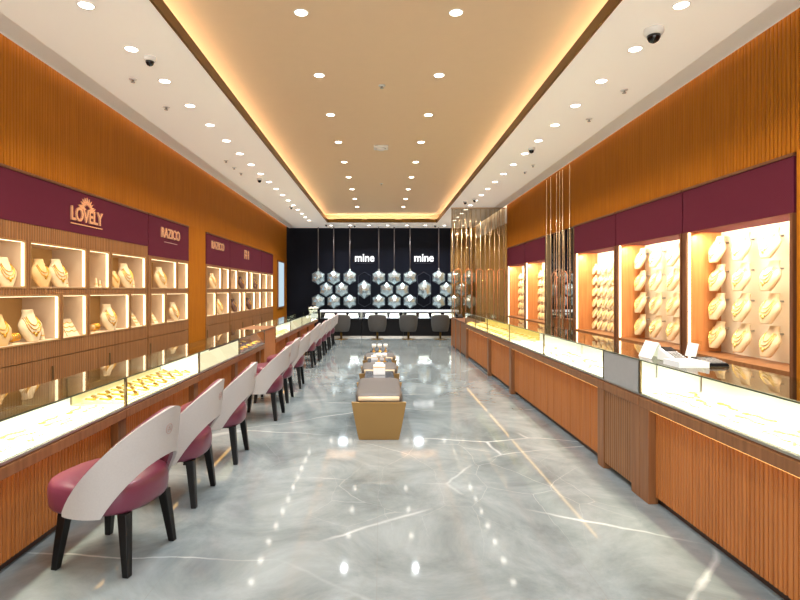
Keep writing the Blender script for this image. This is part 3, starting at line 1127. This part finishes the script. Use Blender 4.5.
def make_piece():
    t = empty('gold_bracelet', (0, 0, 0), 'flat gold bracelet with ring clasp', 'bracelet')
    mb = MB()
    for k in range(9):
        x = -.075 + .01875 * k
        mb.ball((x, .012 * math.sin(k * .8), .005), .011, .009, .005, 8, 5)
    mb.tube([(-.075 + .01875 * k, .012 * math.sin(k * .8), .004) for k in range(9)], .003, 6)
    mb.build('chain', M['palegold'], t, world=False)
    pts = [(-.1 + .018 * math.cos(a), .018 * math.sin(a), .004) for a in [2 * PI * q / 14 for q in range(14)]]
    MB().tube(pts, .0035, 6, closed=True).build('clasp_ring', M['palegold'], t, world=False)
    return Maker(t)


PC = make_piece()
ROW = ['front row', 'middle row', 'back row']


def fill(s, y0, y1, mk, nx, n, noun, place, seed, sc=1, jit=.02):
    P = SIDE[s]
    rnd = random.Random(seed)
    for r in range(nx):
        x = P['xf'] + .09 + (P['xb'] - P['xf'] - .205) * (r / max(1, nx - 1))
        for k in range(n):
            y = y0 + .12 + (y1 - y0 - .24) * k / (n - 1) + rnd.uniform(-jit, jit)
            rz = (PI / 2 if s < 0 else -PI / 2) + rnd.uniform(-.12, .12)
            if mk is PC:
                rz += rnd.uniform(-.4, .4)
                x2 = x + rnd.uniform(-.01, .01) + (.02 if r == 0 else -.03 if r == nx - 1 else 0)
            else:
                x2 = x
            mk.put((s * x2, y, P['gb'] + .0065), rz, '%s in the %s, %s, %s from near end' % (noun, place, ROW[r if nx > 2 else 2 * r], ORD[k]), noun + ' in the ' + place, sc)


fill(-1, 2.2, 3.69, PC, 3, 5, 'gold bracelet', 'white left counter', 1, 1.0, .03)
fill(-1, 3.69, 5.18, TC, 3, 8, 'cream gold tray', 'packed left counter', 2, .92, .004)
fill(-1, 6.65, 8.09, TD, 2, 6, 'dark gold tray', 'dark left counter', 4, 1.0, .01)
fill(-1, 8.93, 10.42, TC, 2, 6, 'cream gold tray', 'left counter after block', 5, 1.0, .01)
fill(1, 2.1, 3.6, PC, 3, 5, 'gold bracelet', 'foreground right counter', 6, 1.0, .06)
fill(1, 4.18, 5.73, PC, 3, 4, 'gold bracelet', 'first right counter', 7, 1.0, .06)
fill(1, 5.73, 7.27, PC, 2, 4, 'gold bracelet', 'second right counter', 8, 1.0, .06)
fill(1, 7.27, 8.78, TC, 2, 6, 'cream gold tray', 'third right counter', 9, 1.0, .01)
fill(1, 8.78, 9.88, TC, 2, 4, 'cream gold tray', 'next-to-last right counter', 10, 1.0, .01)
fill(1, 9.88, 11.05, TC, 2, 4, 'cream gold tray', 'last right counter', 11, 1.0, .01)

# ------------------------------------------------------------------ things on the right counter
zt = .9355
t = empty('leaflet', (1.87, 3.68, zt), 'white folded leaflet standing on right glass counter, farthest of the clutter', 'leaflet')
mb = MB()
mb.hexa([(-.05, -.09, 0), (-.047, -.09, 0), (-.047, .09, 0), (-.05, .09, 0)], [(0, -.09, .11), (.003, -.09, .11), (.003, .09, .11), (0, .09, .11)])
mb.hexa([(.05, -.09, 0), (.053, -.09, 0), (.053, .09, 0), (.05, .09, 0)], [(.0, -.09, .11), (.003, -.09, .11), (.003, .09, .11), (0, .09, .11)])
mb.build('folded_card', M['whiteplastic'], t, world=False)
t = empty('card_terminal', (1.9, 3.47, zt), 'white card payment terminal with sloped top on right glass counter', 'card terminal')
MB().hexa([(-.05, -.11, 0), (.05, -.11, 0), (.05, .11, 0), (-.05, .11, 0)], [(-.045, -.105, .025), (.045, -.105, .025), (.045, .1, .085), (-.045, .1, .085)]).build('housing', M['whiteplastic'], t, world=False, bev=.008)
MB().hexa([(-.034, .02, .06), (.034, .02, .06), (.034, .085, .078), (-.034, .085, .078)], [(-.034, .018, .066), (.034, .018, .066), (.034, .083, .085), (-.034, .083, .085)]).build('screen', M['black'], t, world=False)
mb = MB()
for i in range(3):
    for j in range(4):
        y = -.085 + .024 * j
        z = .025 + (y + .105) / .205 * .06
        mb.box(-.032 + .022 * i, -.014 + .022 * i, y, y + .016, z - .002, z + .008)
mb.build('keypad', M['greymetal'], t, world=False)
t = empty('calculator', (2.045, 3.32, zt), 'black desk calculator with keys lying on right glass counter', 'calculator')
MB().hexa([(-.07, -.09, 0), (.07, -.09, 0), (.07, .09, 0), (-.07, .09, 0)], [(-.065, -.085, .018), (.065, -.085, .018), (.065, .085, .04), (-.065, .085, .04)]).build('housing', M['black'], t, world=False, bev=.004)
mb = MB()
for i in range(4):
    for j in range(4):
        y = -.075 + .03 * j
        z = .018 + (y + .085) / .17 * .022
        mb.box(-.055 + .029 * i, -.035 + .029 * i, y, y + .02, z - .002, z + .007)
mb.build('keypad', M['greymetal'], t, world=False)
t = empty('document_tray', (1.865, 3.262, zt), 'low white document tray nearest on the right glass counter', 'tray')
mb = MB().box(-.09, .09, -.09, .09, 0, .008)
mb.box(-.09, -.082, -.09, .09, .008, .035)
mb.box(.082, .09, -.09, .09, .008, .035)
mb.box(-.082, .082, .082, .09, .008, .035)
mb.box(-.082, .082, -.09, -.082, .008, .02)
mb.build('tray_body', M['whiteplastic'], t, world=False)
MB().box(-.07, .07, -.075, .075, .0085, .012).build('paper', M['petal'], t, world=False)
t = empty('acrylic_stand', (2.07, 3.56, zt), 'small clear acrylic stand at the back of right glass counter', 'stand')
mb = MB().box(-.05, .05, -.07, .07, 0, .005)
mb.hexa([(.0, -.07, .005), (.005, -.07, .005), (.005, .07, .005), (.0, .07, .005)], [(.03, -.07, .13), (.035, -.07, .13), (.035, .07, .13), (.03, .07, .13)])
mb.build('acrylic_body', M['glass'], t, world=False)
MB().hexa([(-.006, -.06, .02), (-.003, -.06, .02), (-.003, .06, .02), (-.006, .06, .02)], [(.016, -.06, .11), (.019, -.06, .11), (.019, .06, .11), (.016, .06, .11)]).build('card', M['whiteplastic'], t, world=False)
t = empty('telephone', (1.9, 13.0, .7205), 'black desk telephone on the low wooden cabinet', 'telephone')
MB().hexa([(-.09, -.1, 0), (.09, -.1, 0), (.09, .1, 0), (-.09, .1, 0)], [(-.085, -.095, .03), (.085, -.095, .03), (.085, .095, .09), (-.085, .095, .09)]).build('housing', M['black'], t, world=False, bev=.006)
mb = MB().tube([(-.06, -.1, .06), (-.06, -.06, .085), (-.06, .05, .115), (-.06, .1, .11)], .02, 10)
mb.build('handset', M['black'], t, world=False)


def flower_bowl(x, y, z, lab, n=9, r=.055):
    t = empty('flower_bowl', (x, y, z), lab, 'flowers', 'white flowers on the left counter end')
    MB().lathe((0, 0, 0), [(.035, 0), (.05, .01), (.065, .05), (.06, .06), (.05, .055)], 20).build('bowl', M['whiteplastic'], t, world=False)
    rnd = random.Random(int(y * 100))
    mb = MB()
    for k in range(n):
        a = k * 2.4
        q = .016 * math.sqrt(k)
        c = (q * 1.3 * math.cos(a), q * 1.3 * math.sin(a), .085 + .05 * (1 - k / n))
        for j in range(5):
            b = 2 * PI * j / 5 + a
            mb.ball((c[0] + .017 * math.cos(b), c[1] + .017 * math.sin(b), c[2]), .017, .017, .012, 8, 5)
        mb.ball((c[0], c[1], c[2] + .008), .01, .01, .01, 8, 5)
    mb.build('blossom', M['petal'], t, world=False)
    mb = MB()
    for k in range(6):
        a = k * 1.05
        mb.add([(.03 * math.cos(a), .03 * math.sin(a), .06), (.075 * math.cos(a - .25), .075 * math.sin(a - .25), .08), (.1 * math.cos(a), .1 * math.sin(a), .075), (.075 * math.cos(a + .25), .075 * math.sin(a + .25), .08)], [(0, 1, 2, 3)])
    mb.build('leaf', M['leaf'], t, world=False)


flower_bowl(-1.88, 14.35, .8005, 'bowl of white flowers on left counter end, nearer one')
flower_bowl(-1.82, 14.75, .8005, 'bowl of white flowers on left counter end, farther one', 12)

# ------------------------------------------------------------------ chairs
def make_chair():
    t = empty('dining_chair', (0, 0, 0), 'chair with pale grey curved back and maroon seat', 'chair')
    n = 36
    def ring(sx, sy, z, e=2.7):
        r = []
        for i in range(n):
            a = 2 * PI * i / n
            c, s = math.cos(a), math.sin(a)
            r.append((sx * math.copysign(abs(c) ** (2 / e), c), sy * math.copysign(abs(s) ** (2 / e), s) + .038, z))
        return r
    A, B = .262, .265
    MB().loft([ring(A * k, B * k, z) for k, z in ((.84, .296), (.95, .301), (.985, .318), (1, .36), (1, .395), (.985, .42), (.955, .434), (.9, .442), (.75, .45), (.45, .455), (.1, .456))]).build('seat', M['maroon'], t, world=False)
    pts = [(p[0], p[1], .422) for p in ring(A * .962, B * .962, 0)]
    MB().box(-.17, .17, -.15, .19, .285, .305).build('seat_frame', M['blackwood'], t, world=False)
    # shell
    TM = math.radians(112)
    def shell(r0, r1, z_in=0):
        m, k = 41, 9
        inner, outer = [], []
        for i in range(m):
            th = -TM + 2 * TM * i / (m - 1)
            u = abs(th) / TM
            zt_ = .795 - .475 * u ** 1.75
            arch = .60
            zl_ = .30 if u >= arch else .30 + .25 * (1 - (u / arch) ** 2.2)
            zt_ = max(zt_, zl_ + .012)
            for lst, r in ((inner, r0), (outer, r1)):
                colm = []
                for j in range(k):
                    z = zl_ + (zt_ - zl_) * j / (k - 1)
                    h = (z - .3) / .5
                    rx = .262 + r + .005 * h
                    ry = .248 + r + .055 * h
                    colm.append((rx * math.sin(th), -ry * math.cos(th) + (.0 if True else 0), z))
                lst.append(colm)
        mb = MB()
        v = [p for c in inner for p in c] + [p for c in outer for p in c]
        o = m * k
        f = []
        for i in range(m - 1):
            for j in range(k - 1):
                a_, b_, c_, d_ = i * k + j, (i + 1) * k + j, (i + 1) * k + j + 1, i * k + j + 1
                f.append((d_, c_, b_, a_))
                f.append((o + a_, o + b_, o + c_, o + d_))
            f.append((i * k, (i + 1) * k, o + (i + 1) * k, o + i * k))
            f.append((o + i * k + k - 1, o + (i + 1) * k + k - 1, (i + 1) * k + k - 1, i * k + k - 1))
        for i in (0, m - 1):
            for j in range(k - 1):
                q = (i * k + j, i * k + j + 1, o + i * k + j + 1, o + i * k + j)
                f.append(q if i else q[::-1])
        mb.add(v, f, True)
        return mb
    o = shell(.008, .026).build('backrest', M['greyleather'], t, world=False)
    es = o.modifiers.new('edges', 'EDGE_SPLIT')
    es.split_angle = math.radians(50)
    o2 = shell(-.012, .0075).build('backrest_lining', M['maroon'], t, world=False)
    es = o2.modifiers.new('edges', 'EDGE_SPLIT')
    es.split_angle = math.radians(50)
    # stitched round mark on the outside of the back
    mb = MB()
    def onback(dx, dz):
        th = math.radians(-4) + dx / .33
        z = .685 + dz
        h = (z - .3) / .5
        return ((.262 + .0275 + .005 * h) * math.sin(th), -(.248 + .0275 + .055 * h) * math.cos(th), z)
    mb.tube([onback(.026 * math.cos(a), .026 * math.sin(a)) for a in [2 * PI * q / 20 for q in range(20)]], .0018, 5, closed=True)
    for k in range(3):
        a = PI / 2 + 2 * PI * k / 3
        mb.tube([onback(.003 * math.cos(a), .003 * math.sin(a)), onback(.016 * math.cos(a + .4), .016 * math.sin(a + .4)), onback(.012 * math.cos(a - .5), .012 * math.sin(a - .5)), onback(.003 * math.cos(a), .003 * math.sin(a))], .0016, 5)
    mb.build('stitched_emblem', M['logo'], o, world=False)
    for sx in (-1, 1):
        for sy in (-1, 1):
            def sq(cx, cy, w, z):
                return [(cx - w, cy - w, z), (cx + w, cy - w, z), (cx + w, cy + w, z), (cx - w, cy + w, z)]
            MB().hexa(sq(sx * .195, sy * .2, .017, 0), sq(sx * .165, sy * .165, .026, .30)).build('leg', M['blackwood'], t, world=False, bev=.004)
    return Maker(t)


CH = make_chair()
CHAIRS = [(-1.40, 2.83, -.185), (-1.40, 3.62, 0.0), (-1.37, 4.47, .02), (-1.32, 5.9, -.03), (-1.36, 6.8, 0), (-1.35, 7.75, .03), (-1.43, 9.78, 0), (-1.41, 10.62, .02), (-1.41, 11.6, -.02), (-1.41, 12.6, 0), (-1.41, 13.6, 0)]
CLAB = ['nearest the camera, turned slightly', 'second from the near end', 'third from the near end', 'fourth, by the glowing cream counter', 'fifth, by the dark tray counter', 'sixth, just before the wood block',
        'seventh, first past the wood block', 'eighth, second past the wood block', 'ninth, third past the wood block', 'tenth, second from the far end', 'eleventh, at the far end']
for (x, y, r), l in zip(CHAIRS, CLAB):
    CH.put((x, y, 0), PI / 2 + r, 'pale grey back maroon seat chair, ' + l, 'chairs along the left counters')

# ------------------------------------------------------------------ ottomans and tables in the middle
def ottoman(y0, y1, lab):
    t = empty('ottoman', (-.02, (y0 + y1) / 2, 0), lab, 'ottoman', 'ottomans down the middle aisle')
    d = (y1 - y0) / 2
    for s in (-1, 1):
        w0, w1, n = .185, .255, 9
        def edge(z):
            u = z / .36
            return w0 + (w1 - w0) * u ** .85
        rows = [.0, .06, .12, .2, .28, .33, .36]
        mb = MB()
        rings = []
        for z in rows:
            rings.append([(x, s * (d - .0 - .035 + .035 * z / .36) , z) for x in (-edge(z), edge(z))] + [(x, s * (d - .03 - .035 + .035 * z / .36), z) for x in (edge(z), -edge(z))])
        if s > 0:
            rings = [r[::-1] for r in rings]
        mb.loft(rings, True, False)
        mb.build('end_panel', M['ottogold'], t, world=False, bev=.004)
    MB().box(-.18, .18, -(d - .07), d - .07, .02, .3).build('body', M['taupe'], t, world=False, bev=.01)
    n = 28
    def rr(sx, sy, z, e=9):
        r = []
        for i in range(n):
            a = 2 * PI * i / n
            c, q = math.cos(a), math.sin(a)
            r.append((sx * math.copysign(abs(c) ** (2 / e), c), sy * math.copysign(abs(q) ** (2 / e), q), z))
        return r
    A, B = .222, d - .034
    MB().loft([rr(A * k, B * q, z) for k, q, z in ((.93, .95, .30), (1, .99, .315), (1.02, 1, .345), (1.02, 1, .375), (1.0, .985, .40), (.97, .97, .415), (.88, .92, .42), (.4, .4, .422))]).build('cushion', M['taupe'], t, world=False)
    MB().tube([(-.19, -d + .03, .385), (.19, -d + .03, .385)], .022, 12).build('front_lip_highlight', M['beige'], t, world=False)  # pale strip painting the highlight along the cushion's curved front lip
    return t


ottoman(4.94, 6.02, 'nearest ottoman with gold end panel and taupe cushion in the aisle')
ottoman(6.62, 7.28, 'second ottoman with taupe cushion, between the two dark tables')
ottoman(7.86, 8.4, 'third ottoman with taupe cushion, behind the second dark table')


def low_table(y0, y1, lab, h=.4):
    t = empty('coffee_table', (-.02, (y0 + y1) / 2, 0), lab, 'coffee table', 'dark low tables down the aisle')
    d = (y1 - y0) / 2
    MB().box(-.17, .17, -d, d, h - .03, h).build('table_top', M['tabletop'], t, world=False, bev=.004)
    MB().box(-.15, .15, -d + .02, d - .02, .02, h - .03).build('body', M['blackgloss'], t, world=False, bev=.004)
    MB().box(-.16, .16, -d + .01, d - .01, 0, .02).build('base', M['bronze'], t, world=False)


low_table(6.07, 6.58, 'low dark glossy table behind the nearest ottoman')
low_table(7.33, 7.82, 'low dark glossy table behind the second ottoman')
low_table(8.46, 8.95, 'low dark glossy table farthest down the aisle')


def tissue(x, y, z, w, d, h, lab):
    t = empty('tissue_box', (x, y, z), lab, 'box', 'white boxes on the low tables')
    MB().box(-w / 2, w / 2, -d / 2, d / 2, 0, h).build('box_body', M['whiteplastic'], t, world=False, bev=.006)
    MB().box(-w / 2 - .002, w / 2 + .002, -d / 2 - .002, d / 2 + .002, h * .8, h * .88).build('gold_band', M['gold'], t, world=False)
    mb = MB()
    mb.loft([[(w * .3 * math.cos(a), .02 * math.sin(a), h - .002) for a in [2 * PI * k / 12 for k in range(12)]], [(w * .36 * math.cos(a), .025 * math.sin(a + .3), h + .03) for a in [2 * PI * k / 12 for k in range(12)]]])
    mb.build('tissue', M['petal'], t, world=False)


tissue(-.02, 6.33, .4005, .14, .13, .11, 'white box with gold band on the low table behind the nearest ottoman')
tissue(-.04, 7.6, .4005, .2, .14, .06, 'wide white box on the low table behind the second ottoman')


def cup(x, y, z, lab):
    t = empty('candle_holder', (x, y, z), lab, 'candle holder', 'candle holders on the low tables')
    MB().lathe((0, 0, 0), [(.03, 0), (.03, .006), (.008, .012), (.008, .05), (.02, .058)], 16).build('stem', M['gold'], t, world=False)
    MB().lathe((0, 0, .058), [(.02, 0), (.033, .012), (.036, .04), (.034, .06), (.028, .062)], 16).build('cup', M['petal'], t, world=False)


for i, x in enumerate((-.115, -.02, .075)):
    cup(x, 8.68, .4005, 'white cup on gold stem on farthest low table, %s one' % ['left', 'middle', 'right'][i])
for i, x in enumerate((-.03, .05)):
    cup(x, 7.43, .4005, 'white cup on gold stem before the wide white box, %s one' % ['left', 'right'][i])

# ------------------------------------------------------------------ back wall: hexagon pendants, signs, desk, tub chairs
def hexloop(r, y, n=6, rot=PI / 2, sx=1, sz=1):
    return [(sx * r * math.cos(rot + 2 * PI * i / n), y, sz * r * math.sin(rot + 2 * PI * i / n)) for i in range(n)]


def make_hex(name, top, cable_len, sz=1.0, r=.24):
    t = empty(name, (0, 0, 0), 'faceted silver hexagon pendant', 'pendant')
    mb = MB()
    o = hexloop(r, 0, sz=sz)
    b = hexloop(r * .8, .09, sz=sz)
    i1 = hexloop(r * .62, -.1, rot=PI / 2 + PI / 6, sz=sz)
    i2 = hexloop(r * .24, -.15, rot=PI / 2, sz=sz)
    v = o + b + i1 + i2 + [(0, -.16, 0)]
    f = []
    for k in range(6):
        j = (k + 1) % 6
        f.append((k, 6 + k, 6 + j, j))
        f += [(k, j, 12 + k), (j, 12 + j, 12 + k)]
        f += [(12 + k, 12 + j, 18 + j), (12 + k, 18 + j, 18 + k)]
        f.append((18 + k, 18 + j, 24))
    f.append((6, 7, 8, 9, 10, 11))
    mb.add(v, [tuple(reversed(q)) for q in f])
    mb.build('faceted_body', M['hexsilver'], t, world=False)
    MB().tube([(0, .085, 0), (0, .3, 0)], .03, 10).build('wall_bracket', M['cable'], t, world=False)
    if top:
        MB().tube([(0, .0, r * sz * .98), (0, .0, cable_len)], .016, 8).build('hanging_rod', M['cable'], t, world=False)
        MB().tube([(0, 0, r * sz * .94), (0, 0, r * sz + .05)], .025, 10).build('cap', M['steel'], t, world=False)
    return t


YP = 17.78
PS = YP / F
def wx(px):
    return (px - 381) * PS
def wz(py):
    return H - (py - 290) * PS


HT = Maker(make_hex('pendant_lamp', True, ZC - wz(277.5) - .001))
HP = Maker(make_hex('pendant_lamp', False, 0))
HBg = Maker(make_hex('pendant_lamp', False, 0, sz=1.25, r=.25))
cl = [318.25, 333.75, 349.75, 378.75, 394.25, 410, 438.75, 453.9, 469.3]
ml = [326.25, 341.75, 386.75, 402.3, 446.25, 461.8]
for i, px in enumerate(cl):
    HT.put((wx(px), YP, wz(277.5)), 0, 'silver hexagon pendant in the top row on the navy wall, %s from left' % ORD[i], 'hexagon pendants')
    HP.put((wx(px), YP, wz(301.3)), 0, 'silver hexagon pendant in the bottom row on the navy wall, %s from left' % ORD[i], 'hexagon pendants')
for i, px in enumerate(ml):
    HP.put((wx(px), YP + .005, wz(289.5)), 0, 'silver hexagon pendant in the middle row on the navy wall, %s from left' % ORD[i], 'hexagon pendants')
for i, px in enumerate((364.25, 424.5)):
    HBg.put((wx(px), YP, wz(289.5)), 0, 'tall elongated silver hexagon pendant under the %s white sign' % ['left', 'right'][i], 'tall hexagon pendants')
    t = empty('mounted_hexagon_outline', (wx(px), YB - .012, wz(289.5)), 'faint dark hexagon outlines on navy wall behind the %s tall pendant' % ['left', 'right'][i], 'wall ornament', 'hexagon outlines')
    for dz in (.34, -.34):
        MB().tube([(p[0], 0, p[2] + dz) for p in hexloop(.25, 0)], .012, 6, closed=True).build('outline', M['outline'], t, world=False)
    t = empty('wall_sign', (wx(px), YB - .02, wz(258)), 'white lettered wall sign on navy wall, %s one' % ['left', 'right'][i], 'sign', 'white wall signs')
    o = text('mine', t, (wx(px), YB - .03, wz(257.5)), (PI / 2, 0, 0), .38, M['whiteletter'], 'lettering', .015, .9, .006)
    MB().box(-.28, .28, .0, .02, -.17, -.155).build('lettering_shade', M['outline'], t, world=False)  # dark bar standing in for the slight shade beneath the letters

YD0, YD1 = 15.75, 16.35
for i, (a, b) in enumerate(((-1.8, -.585), (-.575, .655), (.665, 2.3))):
    t = empty('glass_desk', ((a + b) / 2, (YD0 + YD1) / 2, 0), 'dark glass-topped display desk with white deck before navy wall, %s' % ['left one', 'middle one', 'right one'][i], 'display desk', 'dark display desks at the back')
    MB().box(a, b, YD0 + .02, YD1, .04, .5).build('body', M['black'], t, bev=.003)
    MB().box(a, b, YD0 - .02, YD1, 0, .04).build('kick_plate', M['steel'], t)
    MB().box(a, b, YD0, YD1, .5, .55).build('ledge', M['black'], t)
    MB().box(a + .03, b - .03, YD0 + .03, YD1 - .03, .55, .56).build('case_floor', M['navydeck'], t)
    MB().box(a, b, YD0 + .006, YD0 + .014, .55, .745).build('front_glass', M['glass'], t)
    MB().box(a, b, YD0, YD1, .75, .76).build('top_glass', M['glass'], t)
    mb = MB()
    mb.box(a, b, YD0, YD0 + .03, .745, .80)
    mb.box(a, b, YD1 - .02, YD1, .745, .80)
    mb.box(a, a + .02, YD0 + .03, YD1 - .02, .745, .80)
    mb.box(b - .02, b, YD0 + .03, YD1 - .02, .745, .80)
    mb.build('metal_frame', M['coolwhite'], t)
    for x in (a, b - .02):
        MB().box(x, x + .02, YD0 + .014, YD0 + .03, .55, .745).build('metal_post', M['steel'], t)
    area('desk_lamp', ((a + b) / 2, YD0 + .1, .735), (0, 0, 0), 6, (.86, .94, 1), b - a - .1, .03)
    n = 3 if i < 2 else 4
    for k in range(n):
        x = a + .25 + (b - a - .5) * k / (n - 1)
        d = empty('jewellery_pad', (x, YD0 + .28, .5605), 'white jewellery pad in the %s dark desk, %s from left' % (['left', 'middle', 'right'][i], ORD[k]), 'jewellery pad', 'white pads in the dark desks')
        MB().hexa([(-.15, -.1, 0), (.15, -.1, 0), (.15, .1, 0), (-.15, .1, 0)], [(-.14, -.09, .02), (.14, -.09, .02), (.14, .1, .13), (-.14, .1, .13)]).build('pad', M['petal'], d, world=False, bev=.004)
        MB().tube([(-.06, .05, .11), (-.04, .0, .082), (0, -.03, .065), (.04, 0, .082), (.06, .05, .11)], .005, 6).build('necklace', M['steel'], d, world=False)


def make_tub():
    t = empty('tub_chair', (0, 0, 0), 'dark grey tub chair', 'chair')
    m, k = 29, 7
    TM = math.radians(125)
    inner, outer = [], []
    for i in range(m):
        th = -TM + 2 * TM * i / (m - 1)
        u = abs(th) / TM
        zt_ = .71 - .16 * u ** 2.5
        for lst, r in ((inner, .21), (outer, .265)):
            lst.append([((r - .05 * (1 - j / (k - 1)) ** 3) * math.sin(th), -(r - .05 * (1 - j / (k - 1)) ** 3) * math.cos(th), .22 + (zt_ - .22) * j / (k - 1)) for j in range(k)])
    v = [p for c in inner for p in c] + [p for c in outer for p in c]
    o = m * k
    f = []
    for i in range(m - 1):
        for j in range(k - 1):
            a_, b_, c_, d_ = i * k + j, (i + 1) * k + j, (i + 1) * k + j + 1, i * k + j + 1
            f += [(d_, c_, b_, a_), (o + a_, o + b_, o + c_, o + d_)]
        f += [(i * k, (i + 1) * k, o + (i + 1) * k, o + i * k), (o + i * k + k - 1, o + (i + 1) * k + k - 1, (i + 1) * k + k - 1, i * k + k - 1)]
    for i in (0, m - 1):
        for j in range(k - 1):
            q = (i * k + j, i * k + j + 1, o + i * k + j + 1, o + i * k + j)
            f.append(q if i else q[::-1])
    MB().add(v, f, True).build('backrest', M['tubgrey'], t, world=False, bev=.02)
    MB().lathe((0, .01, 0), [(.12, .22), (.17, .3), (.2, .4), (.18, .43), (.05, .44)], 28).build('seat', M['tubgrey'], t, world=False)
    MB().lathe((0, 0, 0), [(.03, .015), (.03, .26)], 16).build('pedestal', M['bronze'], t, world=False)
    MB().lathe((0, 0, 0), [(.2, 0), (.2, .008), (.06, .016)], 28).build('base', M['bronze'], t, world=False)
    return Maker(t)


TB = make_tub()
for i, px in enumerate((341, 377.3, 408.5, 440.5)):
    TB.put(((px - 381) * 15.15 / F, 15.2, 0), 0, 'dark grey tub chair at the dark back desks, %s from left' % ORD[i], 'grey tub chairs at the back')
for x in (-1.2, 0, 1.2):
    area('back_wash', (x, 16.9, 3.4), (math.radians(-20), 0, 0), 5, (.8, .92, 1), .3, spread=120)

# ------------------------------------------------------------------ world, camera, view
w = bpy.data.worlds.new('world')
scene.world = w
w.use_nodes = True
bg = w.node_tree.nodes['Background']
bg.inputs['Color'].default_value = (1, .97, .93, 1)
bg.inputs['Strength'].default_value = 3.4
cam = bpy.data.cameras.new('camera')
cam.sensor_width = 36
cam.lens = F / 800 * 36
cam.shift_x = 19 / 800
cam.shift_y = -10 / 800
cam.clip_start = .05
co = bpy.data.objects.new('camera', cam)
COL.objects.link(co)
co.location = (0, 0, H)
co.rotation_euler = (PI / 2, 0, 0)
scene.camera = co
scene.view_settings.view_transform = 'Standard'
scene.view_settings.look = 'None'
scene.view_settings.exposure = .4
scene.cycles.use_denoising = True
scene.cycles.transparent_max_bounces = 24
scene.cycles.caustics_reflective = False
scene.cycles.caustics_refractive = False
scene.cycles.sample_clamp_indirect = 6
